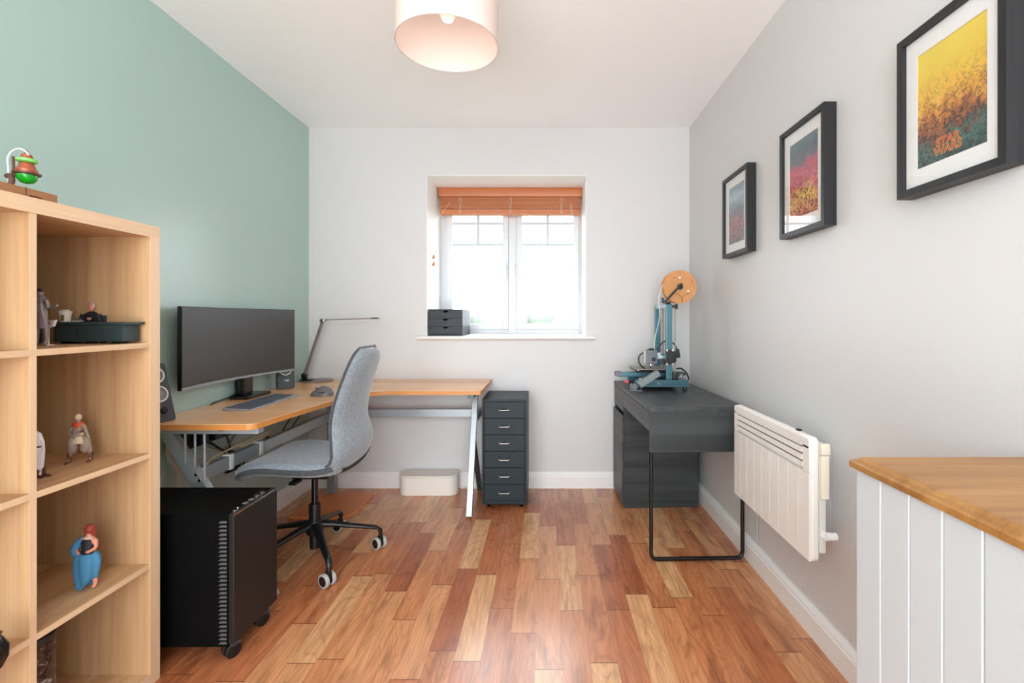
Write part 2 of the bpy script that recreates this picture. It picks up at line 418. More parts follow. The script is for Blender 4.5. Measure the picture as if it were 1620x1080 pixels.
# unseen wall behind the camera; glazed opening added and enlarged for more daylight
b = MB(); y0, y1 = YR - T, YR
rx0, rx1, rz0, rz1 = -1.6, .94, .02, 2.46
b.box(XL, rx0, y0, y1, 0, ZC); b.box(rx1, XR, y0, y1, 0, ZC); b.box(rx0, rx1, y0, y1, 0, rz0); b.box(rx0, rx1, y0, y1, rz1, ZC)
struct('wall_front', b, M['grey'], smooth=0)
b = MB(); f = .06
b.box(rx0, rx0 + f, y0, y1 - .03, rz0, rz1); b.box(rx1 - f, rx1, y0, y1 - .03, rz0, rz1); b.box(rx0 + f, rx1 - f, y0, y1 - .03, rz0, rz0 + f); b.box(rx0 + f, rx1 - f, y0, y1 - .03, rz1 - f, rz1)
b.box(-.35, -.29, y0, y1 - .03, rz0 + f, rz1 - f)
struct('added_rear_opening', b, M['upvc'], smooth=0)  # frame of the added opening, never in view

def skirt(poly_pts, name):
    pass
def base_profile(depth=.022, h=.108):
    return [(0, 0), (depth, 0), (depth, h * .72), (depth * .82, h * .78), (depth * .82, h * .84), (depth * .45, h * .95), (depth * .3, h), (0, h)]
b = MB(); b.prism([(YB - d, z) for d, z in base_profile()], XL + .02, XR - .02, 'X'); struct('baseboard_back', b, M['gloss'], smooth=30)
b = MB(); b.prism([(XR - d, z) for d, z in base_profile()], YR, YB, 'Y'); struct('baseboard_right', b, M['gloss'], smooth=30)
b = MB(); b.prism([(XL + d, z) for d, z in base_profile()], YR, YB, 'Y'); struct('baseboard_left', b, M['gloss'], smooth=30)

# window sill board with rounded nose
sx0, sx1 = at(661, 535, YB).x, at(940, 535, YB).x
b = MB(); nose = [(YB - .045 + .012 * (1 - math.cos(R(a))), WZ0 - .013 - .013 * math.sin(R(a))) for a in (-90, -60, -30, 0, 30, 60, 90)]
b.prism([(YB + .0, WZ0)] + nose + [(YB, WZ0 - .026)], sx0, sx1, 'X'); b.box(WX0, WX1, YB, YW, WZ0 - .025, WZ0)
struct('trim_2', b, M['gloss'], smooth=40)

# window_1
win = bpy.data.objects.new('window_1', None); COL.objects.link(win); win.location = (-.277, YW, WZ0); win['kind'] = 'structure'; ORG[win.name] = Vector(win.location)
b = MB(); fy0, fy1 = YW, YW + .07
gl = [(-.734, -.340), (-.188, .213)]; gz0, gz1 = 1.135, 2.09
b.rbox(WX0, gl[0][0] - .045, fy0, fy1, WZ0, WZ1 - e); b.rbox(gl[1][1] + .045, WX1, fy0, fy1, WZ0, WZ1 - e)
b.rbox(gl[0][1] + .045, gl[1][0] - .045, fy0 - .002, fy1, WZ0, WZ1 - e)
b.rbox(gl[0][0] - .05, gl[1][1] + .05, fy0 + .001, fy1, WZ0, gz0 - .045); b.rbox(gl[0][0] - .05, gl[1][1] + .05, fy0 + .001, fy1, gz1 + .045, WZ1 - e)
b.build('window_frame', M['upvc'], win, smooth=30)
for x0, x1 in gl:
    b = MB(); q = .045
    b.rbox(x0 - q, x0, fy0 - .014, fy1 - .01, gz0 - q, gz1 + q, .006); b.rbox(x1, x1 + q, fy0 - .014, fy1 - .01, gz0 - q, gz1 + q, .006)
    b.rbox(x0 - .002, x1 + .002, fy0 - .0135, fy1 - .01, gz0 - q, gz0, .006); b.rbox(x0 - .002, x1 + .002, fy0 - .0135, fy1 - .01, gz1, gz1 + q, .006)
    s_ = b.build('sash', M['upvc'], win, smooth=30)
    MB().box(x0, x1, fy0 + .028, fy0 + .032, gz0, gz1).build('pane', M['glass'], win, smooth=0)
    b = MB(); xm = (x0 + x1) / 2; zb, zt = H + (504 - 386) / 201.6, H + (504 - 352.5) / 201.6
    b.box(x0, x1, fy0 + .024, fy0 + .036, zb - .0095, zb + .0095); b.box(x0, x1, fy0 + .0241, fy0 + .0361, zt - .0095, zt + .0095); b.box(xm - .0095, xm + .0095, fy0 + .0242, fy0 + .0362, zb, gz1)
    b.build('glazing_bars', M['muntin'], win, smooth=0)
for px in (801.5, 817.5):
    h0 = at(px, 420, YW - .02); b = MB(); b.rbox(h0.x - .012, h0.x + .012, YW - .028, YW - .014, h0.z - .025, h0.z + .03, .004)
    b.tube([(h0.x, YW - .02, h0.z), (h0.x, YW - .05, h0.z), (h0.x, YW - .055, h0.z - .02), (h0.x, YW - .05, h0.z - .12)], [.007, .008, .008, .006], 8)
    b.build('window_handle', M['upvc'], win, label='white window handle')

# outside
b = MB(); b.box(-900, 900, 6, 1500, -8.1, -8); struct('ground', b, mat('grass_field', (98, 106, 88), .9), smooth=0)
b = MB()
for i in range(90):
    x = -110 + i * 2.4 + random.uniform(-.8, .8); y = 150 + random.uniform(-8, 8); r = random.uniform(2.2, 4.2)
    b.ball((x, y, -8 + r * 1.3 + random.uniform(0, 1.6)), r, 1.1, 1, 1.35, u=9, v=6)
o = b.build('distant_trees', mat('tree_leaves', (92, 102, 88), .9), smooth=60); tag(o, 'hazy line of green trees on the horizon outside the window', 'trees'); o['kind'] = 'stuff'

# ------------------------------------------------------------------ blind
bl = thing('wooden_blind', 'cherry brown wooden venetian blind pulled up at the top of the window', 'blind', (-.277, 3.66, 2.05))
by = 3.60
b = MB(); pts = [(by + .045, 2.172), (by + .004, 2.172), (by, 2.165), (by - .004, 2.14), (by, 2.108), (by + .008, 2.100), (by + .045, 2.100)]
b.prism(pts, -.818, .272, 'X'); b.build('pelmet', M['blind'], bl, smooth=50)
b = MB(); n = 22
for i in range(n):
    z = 2.012 + i * (.088 / n); dy = .003 * math.sin(i * 1.9) + .002 * (i % 2)
    b.box(-.805 + .002 * math.sin(i * 3), .258 + .002 * math.cos(i * 2.3), by + .008 + dy, by + .052 + dy, z, z + .0028)
b.build('slat_stack', M['blind'], bl, smooth=0)
b = MB(); b.rbox(-.808, .26, by + .003, by + .055, 1.966, 2.008, .006); b.build('bottom_rail', M['blind'], bl, label='paler bottom rail')
b = MB()
for px in (728, 807.5, 888):
    x = at(px, 320, by).x
    b = MB()
    for s_ in (-.006, .006): b.tube([(x + s_, by + .001, 2.10), (x + s_ * 1.6, by - .001, 2.06), (x + s_ * .4, by - .001, 2.03), (x + s_ * 1.2, by + .001, 2.0), (x + s_ * .3, by + .0, 1.975)], .0014, 6)
    b.build('ladder_cord', M['cordm'], bl)

c0 = Vector((at(713, 322, by).x, by - .008, 2.06)); c1 = Vector((WX0 + .012, 3.46, at(678, 366, 3.46).z)); c2 = Vector((WX0 + .012, 3.46, at(678, 404, 3.46).z))
b = MB(); b.tube([c0, (-.79, by - .03, at(700, 340, by).z), c1, c2, c2 - Vector((0, 0, .05))], .0013, 6); b.build('pull_cord', M['cordm'], bl)
for dz in (0, -.052):
    b = MB(); b.lathe([(0, .016), (.004, .015), (.006, .008), (.009, -.010), (.008, -.014), (0, -.014)], c2 + Vector((0, 0, dz - .01)), 12); b.build('tassel', M['blind'], bl)
b = MB(); a0 = Vector((at(903, 340, by).x, by - .004, 2.0)); kn = Vector((WX1 - .012, 3.50, at(924, 412, 3.5).z)); lo = Vector((WX1 - .014, 3.5, at(923, 447, 3.5).z))
b.tube(spline([a0 + Vector((0, 0, .05)), a0, (kn + a0) / 2 + Vector((-.02, 0, -.03)), kn], 6), .0012, 6)
b.tube(spline([a0 + Vector((.008, 0, .05)), a0 + Vector((.008, 0, 0)), (kn + a0) / 2 + Vector((.0, 0, -.02)), kn], 6), .0012, 6)
b.tube(spline([kn, kn + Vector((-.004, 0, -.08)), lo + Vector((-.008, 0, .01)), lo, lo + Vector((.008, 0, .02)), kn + Vector((.003, 0, -.08)), kn], 6), .0016, 6)
b.build('tilt_cord', M['cordm'], bl)

# ------------------------------------------------------------------ small three-drawer box on the sill
mb_ = thing('drawer_box', 'small black wooden three drawer chest on the left of the window sill', 'drawer box', (-.707, 3.48, WZ0))
bx0, bx1, byf, byb, bz0, bz1 = -.823, -.585, 3.315, 3.64, WZ0 + .001, 1.241
b = MB(); tt = .008
b.box(bx0, bx0 + tt, byf, byb, bz0, bz1); b.box(bx1 - tt, bx1, byf, byb, bz0, bz1); b.box(bx0 + tt, bx1 - tt, byf, byb, bz0, bz0 + tt); b.box(bx0 + tt, bx1 - tt, byf, byb, bz1 - tt, bz1); b.box(bx0 + tt, bx1 - tt, byb - tt, byb, bz0 + tt, bz1 - tt)
dh = (bz1 - bz0 - 2 * tt) / 3
for i in (1, 2): b.box(bx0 + tt, bx1 - tt, byf + .004, byb - tt, bz0 + tt + i * dh - .002, bz0 + tt + i * dh + .002)
b.build('case', M['moppe'], mb_, smooth=0)
for i in range(3):
    z0, z1 = bz0 + tt + i * dh + .003, bz0 + tt + (i + 1) * dh - .003; xm = (bx0 + bx1) / 2; r = .018
    poly = [(bx0 + tt + .001, z0), (bx1 - tt - .001, z0), (bx1 - tt - .001, z1), (xm + r, z1)] + [(xm + r * math.cos(R(a)), z1 + .75 * r * math.sin(R(a))) for a in range(-15, -180, -15)] + [(xm - r, z1), (bx0 + tt + .001, z1)]
    b = MB(); b.prism(poly, byf + .001, byf + .010, 'Y')
    b.box(bx0 + .012, bx1 - .012, byf + .011, byb - .02, z0, z0 + .005); b.box(bx0 + .012, bx0 + .018, byf + .011, byb - .02, z0 + .005, z1 - .004); b.box(bx1 - .018, bx1 - .012, byf + .011, byb - .02, z0 + .005, z1 - .004); b.box(bx0 + .018, bx1 - .018, byb - .026, byb - .02, z0 + .005, z1 - .004)
    b.build('drawer', M['moppe'], mb_, smooth=0)

# ------------------------------------------------------------------ pendant lamp
lx, ly, lr, lz = -.342, 1.646, .175, 2.124
lamp = thing('pendant_lamp', 'pale linen drum lampshade hanging from the white ceiling', 'lamp', (lx, ly, ZC))
b = MB(); t_ = .0015; hh = .22
b.lathe([(lr, lz), (lr, lz + hh), (lr - t_, lz + hh), (lr - t_, lz), (lr, lz)], (lx, ly, 0), 72); b.build('lamp_shade', M['shade'], lamp, smooth=30)
for z in (lz, lz + hh):
    b = MB(); b.tube([(lx + lr * math.cos(2 * PI * i / 72), ly + lr * math.sin(2 * PI * i / 72), z) for i in range(72)], .0032, 8, closed=True); b.build('shade_ring', mat('shade_trim', (222, 206, 198), .7), lamp)
b = MB()
for i in range(3):
    a = 2 * PI * i / 3 + .4; b.tube([(lx + .02 * math.cos(a), ly + .02 * math.sin(a), lz + hh - .03), (lx + (lr - .003) * math.cos(a), ly + (lr - .003) * math.sin(a), lz + hh - .004)], .002, 6)
b.lathe([(.016, 0), (.022, 0), (.022, .004), (.016, .004), (.016, 0)], (lx, ly, lz + hh - .032), 24); b.build('spider', M['white'], lamp)
b = MB(); b.cyl((lx, ly, lz + hh - .06), (lx, ly, lz + hh + .01), .017, 20); b.build('lamp_holder', M['whitep'], lamp)
b = MB(); b.lathe([(0, -.062), (.018, -.058), (.028, -.042), (.03, -.028), (.022, -.008), (.013, .004), (.013, .02), (0, .02)], (lx, ly, lz + hh - .075), 24); b.build('bulb', mat('opal_bulb', (255, 236, 214), .3, emit=.05), lamp)  # the bulb is off; its faint glow is added
pl_ = bpy.data.lights.new('added_shade_fill', 'POINT'); pl_.energy = .25; pl_.color = (1, .93, .86); pl_.shadow_soft_size = .03  # weak fill light added inside the shade, not a lit bulb
plo = bpy.data.objects.new('added_shade_fill', pl_); plo.location = (lx, ly, lz + hh - .155); COL.objects.link(plo)
b = MB(); b.cyl((lx, ly, lz + hh), (lx, ly, ZC - .02), .003, 8); b.build('flex', M['whitep'], lamp)
b = MB(); b.lathe([(0, 0), (.045, 0), (.045, -.01), (.03, -.028), (.008, -.034), (0, -.034)], (lx, ly, ZC), 28); b.build('ceiling_rose', M['whitep'], lamp)

# ------------------------------------------------------------------ open oak shelf unit, four by four
KY1, KX0, KX1 = 1.553, XL + .001, -1.265
ko, kc, ki = .038, .3375, .016
sh = thing('cube_shelf', 'tall oak effect open cube shelf unit against the teal wall', 'shelf unit', (-1.46, .82, 0))
KH = 2 * ko + 4 * kc + 3 * ki; KY0 = KY1 - (2 * ko + 4 * .335 + 3 * ki); kcy = .335
def bandbox(name, x0, x1, y0, y1, z0, z1, main, edge, lab=None):
    b = MB(); b.box(x0, x1 - .0015, y0, y1, z0, z1); o = b.build(name, main, sh, smooth=0)
    MB().box(x1 - .0014, x1, y0, y1, z0, z1).build('edge_band', edge, o, smooth=0)
bandbox('top_board', KX0, KX1, KY0, KY1, KH - ko, KH, M['oaky'], M['oakedge'])
bandbox('bottom_board', KX0, KX1, KY0, KY1, 0, ko, M['oaky'], M['oakedge'])
bandbox('side_panel', KX0, KX1, KY1 - ko, KY1, ko, KH - ko, M['oakz'], M['oakedgez'])
bandbox('side_panel', KX0, KX1, KY0, KY0 + ko, ko, KH - ko, M['oakz'], M['oakedgez'])
SZ = [ko]; SY = []
for i in range(1, 4):
    z = ko + i * kc + (i - 1) * ki; bandbox('shelf_board', KX0, KX1 - .002, KY0 + ko, KY1 - ko, z, z + ki, M['oaky'], M['oakedge']); SZ.append(z + ki)
for i in range(1, 4):
    y = KY1 - ko - i * kcy - (i - 1) * ki; SY.append(y)
    for j in range(4):
        bandbox('divider', KX0, KX1 - .003, y - ki, y, SZ[j], SZ[j] + kc, M['oakz'], M['oakedgez'])
# SZ: tops of the boards, bottom row first

# ------------------------------------------------------------------ L-shaped corner desk
ZD = .755; yn = 1.886
dk = thing('corner_desk', 'L-shaped beech desk with silver steel frame in the left corner', 'desk', (-1.3, 2.8, 0))
poly = [(XL + .003, yn), (-1.199, yn)] + arc(-1.199, yn + .036, .036, -80, 0, 6) + [(-1.147, 2.08), (-1.099, 2.43)] + [(-1.085, 2.52), (-1.075, 2.60), (-1.05, 2.67), (-1.0, 2.73), (-.93, 2.760), (-.90, 2.763)] + [(-.40, 2.763), (-.383, 2.768), (-.378, 2.785), (-.378, YB - .003), (XL + .003, YB - .003)]
b = MB(); b.prism(poly, ZD - .004, ZD); o = b.build('desktop', M['beech'], dk, smooth=0, bevel=.0015)
b = MB(); b.prism(poly, ZD - .024, ZD - .0042); b.build('desktop_edge', M['beechedge'], dk, smooth=30)
SM = M['silver']
# near frame (under the near end)
b = MB(); b.rbox(-1.62, at(410.5, 684, 1.93).x, 1.92, 1.96, ZD - .047, ZD - .025, .002); b.rbox(-1.10, -.45, 3.03, 3.08, ZD - .047, ZD - .025, .002)
b.rbox(-1.50, -1.46, 2.0, 3.12, ZD - .045, ZD - .025, .002)
b.build('top_rail', SM, dk)
b = MB(); b.rbox(-.475, -.435, 2.86, 3.20, ZD - .060, ZD - .025, .002); b.build('top_bracket', mat('dark_steel', (88, 98, 102), .4, .6), dk)
def bar(name, p0, p1, w, t, m=SM, par=dk, side=None):
    """flat bar between two points: w across (in the plane of SIDE), t thick"""
    p0, p1 = Vector(p0), Vector(p1); d = (p1 - p0); L = d.length; z = d.normalized()
    s_ = Vector(side or (0, 1, 0)); x = (s_ - z * s_.dot(z)).normalized(); y = z.cross(x)
    mt = Matrix(((x.x, y.x, z.x, p0.x), (x.y, y.y, z.y, p0.y), (x.z, y.z, z.z, p0.z), (0, 0, 0, 1)))
    b = MB(); b.rbox(-t / 2, t / 2, -w / 2, w / 2, 0, L, .003, mtx=mt); return b.build(name, m, par, world=True)
lp = .006
bar('leg', (-1.585, 1.985, ZD - .05), (-1.145, 1.985, lp), .052, .035, side=(0, 1, 0))
bar('leg', (-1.36, 2.00, .33), (-1.60, 2.00, lp), .045, .03, side=(0, 1, 0))
bar('leg', (-.455, 3.06, ZD - .05), (-.455, 2.80, lp), .03, .035, side=(1, 0, 0))
bar('leg', (-.455, 2.965, .42), (-.455, 3.25, lp), .03, .03, m=mat('dark_steel', (88, 98, 102), .4, .6), side=(1, 0, 0))
b = MB(); b.rbox(-1.455, -1.405, 3.145, 3.195, .014, ZD - .025, .003); b.build('corner_post', mat('grey_steel', (140, 144, 144), .45, .4), dk)
b = MB(); b.rbox(-1.475, -1.445, 2.0, 3.15, .490, .548, .003); b.build('crossbar', SM, dk)
b = MB(); b.rbox(-1.41, -.472, 3.155, 3.185, .520, .572, .003); b.build('crossbar', SM, dk)
b = MB(); b.rbox(-.475, -.435, 3.0, 3.20, .525, .567, .002); b.build('crossbar_bracket', SM, dk)
for px in (366, 413):
    X = -1.445; Y = X * 750 / (px - 864); b = MB(); b.rbox(X - .035, X + .006, Y - .012, Y + .012, .484, .555, .003); b.build('cable_clip', M['whitep'], dk)
for i, (px, py) in enumerate(((293, 733), (308.5, 738), (323.5, 768))):
    p = at(px, py, 1.945); q = Vector((p.x, 1.945, ZD - .046)); b = MB(); b.tube([q, (p.x + .001, 1.945, (p.z + q.z) / 2), p], .0045, 8); b.build('hanging_rod', SM, dk)
for i, (x, z) in enumerate(((-1.452, .528), (-1.437, .505))):
    b = MB(); b.lathe([(0, .004), (.006, .003), (.008, 0), (0, 0)], (x, 1.966, z), 14, mtx=Matrix.Rotation(PI / 2, 4, 'X')); b.build('bolt', M['chrome'], dk)
b = MB(); b.lathe([(.0, -.004), (.012, -.004), (.014, 0), (0, 0)], (at(350, 680, 1.9).x, 1.905, ZD - .0245), 16); b.build('plug', M['black'], dk)

# cables below the desk
def cable(name, pts, r, m, label, g=None):
    b = MB(); b.tube([(max(p[0], XL + .012 + r), p[1], p[2]) for p in spline(pts, 8)], r, 8); o = b.build(name, m); tag(o, label, 'cable', g); return o
cable('cable', [at(255, 695, 2.15), at(275, 700, 2.3), at(300, 712, 2.4), at(330, 716, 2.5), at(345, 735, 2.5), at(365, 745, 2.4), (-1.465, 2.5, .555)], .006, M['black'], 'thick black cable looping down under the desk onto the crossbar')
cable('cable', [at(262, 775, 2.1), at(262, 745, 2.1), at(268, 725, 2.05), at(264, 705, 2.05), (-1.63, 2.06, ZD - .03)], .011, M['cordm'], 'cream cable hanging beside the near desk leg')
cable('cable', [(-1.52, 2.2, ZD - .03), at(290, 695, 2.2), at(312, 703, 2.25), at(335, 712, 2.35), at(350, 700, 2.5), (-1.55, 2.6, ZD - .03)], .004, M['cordm'], 'thin cream cable sagging under the desktop')
cable('cable', [(-1.58, 2.35, ZD - .03), at(346, 700, 2.45), at(350, 720, 2.45), at(344, 740, 2.4), at(352, 722, 2.3), (-1.50, 2.4, ZD - .03)], .004, M['black'], 'thin black cable hanging in a narrow loop under the desktop')
cable('cable', [(-1.45, 2.9, ZD - .03), at(449, 678, 2.9), at(452, 692, 2.9), at(462, 676, 3.0), (-1.5, 3.1, ZD - .03)], .0035, M['black'], 'thin black cable hanging under the far part of the desk')
cable('cable', [(-1.444, 2.02, .556), at(340, 722, 2.1), at(390, 698, 2.3), at(427, 683, 2.45), at(412, 693, 2.36), at(380, 706, 2.25)], .004, mat('straw_cord', (196, 176, 138), .6), 'straw coloured cord lying along the desk crossbar')
b = MB(); b.rbox(-1.645, -1.56, 2.05, 2.45, .60, .69, .01); o = b.build('power_strip', M['black']); 
for i in range(4):
    b2 = MB(); b2.rbox(-1.56, -1.52, 2.09 + i * .09, 2.14 + i * .09, .615, .665, .006); b2.build('plug', M['black'], o, world=True)
tag(o, 'black power strip with plugs under the desk on the teal wall', 'power strip')
cable('cable', [(-1.46, 2.62, .487), at(352, 742, 2.55), at(348, 738, 2.5), at(366, 738, 2.6), at(374, 745, 2.6)], .005, M['black'], 'short black cable dangling below the desk crossbar')

# ------------------------------------------------------------------ curved monitor
mo = thing('monitor', 'wide curved black monitor on the desk by the teal wall', 'monitor', (-1.6, 2.5, ZD))
pA, pB = Vector((-1.572, 2.045)), Vector((-1.520, 2.868)); mid = (pA + pB) / 2; ch = (pB - pA); L = ch.length; tdir = ch.normalized(); nrm = Vector((tdir.y, -tdir.x))   # nrm points to +X
sag = .052; mz0, mz1 = .862, 1.229
def curve_pt(u, off): # u -1..1
    p = mid + tdir * (u * L / 2) - nrm * (sag * (1 - u * u)) + nrm * off; return p
def slab(u0, u1, o0, o1, z0, z1, n=24, t1=None):
    f = [curve_pt(u0 + (u1 - u0) * i / n, o1) for i in range(n + 1)]; k = [curve_pt(u1 - (u1 - u0) * i / n, o0) for i in range(n + 1)]
    return MB().prism([(p.x, p.y) for p in f + k], z0, z1)
slab(-1, 1, -.020, -.002, mz0, mz1).build('housing', M['black'], mo, smooth=30)
slab(-.992, .992, -.0018, .0, mz0 + .016, mz1 - .004).build('screen', M['screen'], mo, smooth=30)
slab(-.998, .998, -.0018, .0015, mz0, mz0 + .0125).build('bottom_bezel', mat('steel_grey_bezel', (150, 158, 166), .3, .5), mo, smooth=30, label='silver grey bottom bezel')
b = MB(); bc = at(386, 610, 2.55)
b.rbox(-1.640, -1.605, 2.50, 2.60, ZD + .016, 1.05, .008); b.rbox(-1.612, -1.597, 2.505, 2.545, ZD + .016, .90, .004); b.build('stand_column', M['satin'], mo)
b = MB(); b.rbox(-1.645, -1.545, 2.455, 2.665, ZD, ZD + .016, .005); b.build('stand_base', M['satin'], mo)
cable('cable', [(-1.62, 2.5, ZD + .10), at(365, 608, 2.5), at(357, 622, 2.5), at(350, 628, 2.45), at(342, 632, 2.4), at(334, 640, 2.3)], .0035, M['black'], 'black monitor cable lying on the desk behind the screen')

# ------------------------------------------------------------------ keyboard and mouse
kb = thing('keyboard', 'slim dark grey keyboard on the desk in front of the monitor', 'keyboard', (-1.41, 2.36, ZD), rotz=0)
kx0, kx1, ky0, ky1 = -1.475, -1.345, 2.158, 2.575
b = MB(); b.prism([(kx0, ZD), (kx1, ZD), (kx1, ZD + .006), (kx0, ZD + .014)], ky0, ky1, 'Y'); b.build('keyboard_case', mat('silver_grey_case', (150, 154, 160), .35, .3), kb, bevel=.002)
def kz(x): return ZD + .006 + (kx1 - x) / (kx1 - kx0) * .008
nr, ncol = 6, 20; kw = (ky1 - ky0 - .012) / ncol; kd = (kx1 - kx0 - .012) / nr
cnt = 0
for r_ in range(nr):
    j = 0
    while j < ncol:
        wkey = 1
        if r_ == nr - 1 and j == 4: wkey = 6
        elif j in (0, 13) and r_ in (2, 3, 4) and j + 2 <= ncol: wkey = 2
        x1 = kx1 - .006 - (nr - 1 - r_) * kd; x0 = x1 - kd + .003
        y0 = ky0 + .006 + j * kw; y1 = y0 + kw * wkey - .003
        b = MB(); z = kz((x0 + x1) / 2); b.box(x0, x1, y0, y1, z - .002, z + .0025)
        cnt += 1
        if cnt <= 99: b.build('key', M['key'], kb, smooth=0)
        else: b.bm.free()
        j += wkey
ms = thing('computer_mouse', 'dark grey ergonomic mouse on the desk beside the keyboard', 'mouse', (-1.225, 2.59, ZD))
b = MB()
def mouse(u, v, s_):
    pass
t = bmesh.new(); bmesh.ops.create_uvsphere(t, u_segments=28, v_segments=16, radius=1)
for v in t.verts:
    x, y, z = v.co
    hgt = .050 * (1 - .45 * max(0, -x)) * (1 + .25 * y)
    v.co = Vector((x * .063, y * (.038 + .006 * x), max(z, 0) ** .8 * hgt if z > 0 else 0))
b.join(t, Matrix.Translation((-1.225, 2.59, ZD + .001))); b.build('mouse_body', mat('graphite_mouse', (96, 94, 94), .4), ms, smooth=60)
b = MB(); b.lathe([(0, .004), (.009, .003), (.011, 0), (.009, -.003), (0, -.004)], (-1.250, 2.592, ZD + .036), 20, mtx=Matrix.Rotation(PI / 2, 4, 'X')); b.build('scroll_wheel', M['chrome'], ms)
b = MB(); b.rbox(-1.225, -1.195, 2.552, 2.558, ZD + .018, ZD + .026, .002); b.build('side_button', M['dgrey'], ms)

# ------------------------------------------------------------------ speakers
def speaker(label, loc, rz, knob, logo, ln):
    s = thing('speaker', label, 'speaker', loc, rz, local=True)       # local: front faces -Y
    # wedge body: leaning back; profile in local Y-Z
    b = MB()
    poly = rrect(-.046, .046, 0, .235, .012)
    lo = []; hi = []
    t = bmesh.new(); n = len(poly)
    for (x, z) in poly:
        y = -.055 + z * ln
        lo.append(t.verts.new((x, y, z))); hi.append(t.verts.new((x * .96, y + .075 - (.03 if z > .1 else 0), z * .99)))
    t.faces.new(lo[::-1]); t.faces.new(hi)
    for i in range(n): t.faces.new((lo[i], lo[(i + 1) % n], hi[(i + 1) % n], hi[i]))
    b.join(t); b.build('speaker_case', mat('charcoal_speaker', (58, 60, 66), .45), s, bevel=.003, world=False)
    for zc in (.112, .188):
        p = Matrix.Translation((0, -.055 + zc * ln - .001, zc)) @ Matrix.Rotation(R(90) - math.atan(ln), 4, 'X')
        b = MB(); b.tube([(p @ Vector((.031 * math.cos(2 * PI * i / 40), .031 * math.sin(2 * PI * i / 40), .001))) for i in range(40)], .0032, 8, closed=True); b.build('driver_ring', M['whitep'], s, world=False, label='white ring around the driver')
        b = MB(); b.lathe([(.029, .001), (.026, -.003 + .002), (.012, .0), (.009, .003), (0, .006)], (0, 0, 0), 32, mtx=p); b.build('driver_cone', mat('cone_grey', (124, 124, 130), .5), s, world=False)
    if knob:
        zc = .045; p = Matrix.Translation((0.004, -.055 + zc * ln, zc)) @ Matrix.Rotation(R(90) - math.atan(ln), 4, 'X')
        b = MB(); b.lathe([(.013, 0), (.013, .010), (.011, .012), (0, .012)], (0, 0, 0), 24, mtx=p); b.build('volume_knob', M['black'], s, world=False)
    if logo:
        zc = .052; p = Matrix.Translation((0.004, -.055 + zc * ln - .0008, zc)) @ Matrix.Rotation(R(90) - math.atan(ln), 4, 'X')
        text('logo_lettering', 'logi', .017, M['whitep'], s, p, world=False)
    return s
speaker('black desktop speaker standing behind the far end of the monitor', (-1.585, 2.875, ZD), R(38), False, True, .28)
speaker('black desktop speaker with volume knob beside the oak shelf', (-1.603, 1.945, ZD), R(72), True, False, .30)

# ------------------------------------------------------------------ desk lamp
dl = thing('desk_lamp', 'slim mauve metal desk lamp with flat head in the desk corner', 'desk lamp', (-1.54, 3.19, ZD))
b = MB(); b.lathe([(0, 0), (.098, 0), (.1, .003), (.1, .006), (.096, .009), (0, .009)], (-1.54, 3.195, ZD), 48); b.build('lamp_base', M['bronze'], dl)
b = MB(); b.rbox(-1.640, -1.565, 3.14, 3.19, ZD + .0095, ZD + .018, .004); b.rbox(-1.632, -1.600, 3.155, 3.18, ZD + .018, ZD + .05, .005)
b.cyl((-1.615, 3.145, ZD + .045), (-1.615, 3.19, ZD + .045), .012, 20); b.build('base_hinge', M['satin'], dl)
pe = at(511, 507, 3.17)
bar('lamp_arm', (-1.612, 3.168, ZD + .05), pe, .016, .02, m=M['bronze'], par=dl, side=(1, 0, 0))
b = MB(); b.cyl(pe + Vector((-.002, -.018, .0)), pe + Vector((-.002, .018, 0)), .012, 18); b.rbox(pe.x, pe.x + .03, pe.y - .012, pe.y + .012, pe.z - .004, pe.z + .012, .003); b.build('elbow_hinge', M['chrome'], dl)
he = at(599, 503, 3.17)
b = MB(); b.prism([(pe.x + .02, pe.z + .001), (he.x, he.z - .004), (he.x, he.z + .003), (pe.x + .02, pe.z + .008)], pe.y - .02, pe.y + .02, 'Y'); b.build('lamp_head', M['bronze'], dl, bevel=.001)
b = MB(); b.rbox(he.x - .045, he.x - .002, pe.y - .0205, pe.y + .0205, he.z - .006, he.z + .0035, .001); b.build('touch_switch', M['dgrey'], dl)

# ------------------------------------------------------------------ black computer case on castors
pc = thing('computer_case', 'black desktop computer case on castors beside the oak shelf', 'computer case', (-1.31, 1.74, 0))
cx0, cx1, cy0, cy1, cz0, cz1 = -1.56, -1.062, 1.613, 1.872, .057, .51
b = MB(); b.rbox(cx0, cx1 - .022, cy0, cy1, cz0, cz1, .003); b.build('case_body', M['blackm'], pc)
b = MB(); b.rbox(cx1 - .020, cx1, cy0, cy1, cz0 + .01, cz1, .003); b.build('front_panel', mat('brushed_black', (16, 13, 12), .5, bump=.1, bscale=400), pc)
b = MB(); b.box(cx1 - .002, cx1 + .0015, cy0 + .002, cy1 - .002, cz1 - .006, cz1 - .0005 + .001); b.build('silver_trim', M['chrome'], pc, smooth=0)
b = MB(); n = 30
for i in range(n):
    z = cz0 + .012 + i * (.425 / n); b.prism([(cx1 - .052, z), (cx1 - .024, z), (cx1 - .024, z + .0075), (cx1 - .044, z + .0075)], cy0 - .0025, cy0 + .001, 'Y')
b.build('side_vent', mat('vent_grey', (78, 80, 82), .5), pc, smooth=0, label='grey louvred side vent')
def topb(px, py, r, h, m, nm):
    s = (py - 504) / (H - cz1); X = (px - 864) / s; Y = 750 / s; X = min(X, cx1 - .012)
    b = MB(); b.lathe([(r, 0), (r, h), (r * .8, h + .001), (0, h + .001)], (X, Y, cz1), 18); b.build(nm, m, pc)
topb(371, 808, .006, .003, M['chrome'], 'audio_socket'); topb(376, 804, .004, .003, M['chrome'], 'audio_socket')
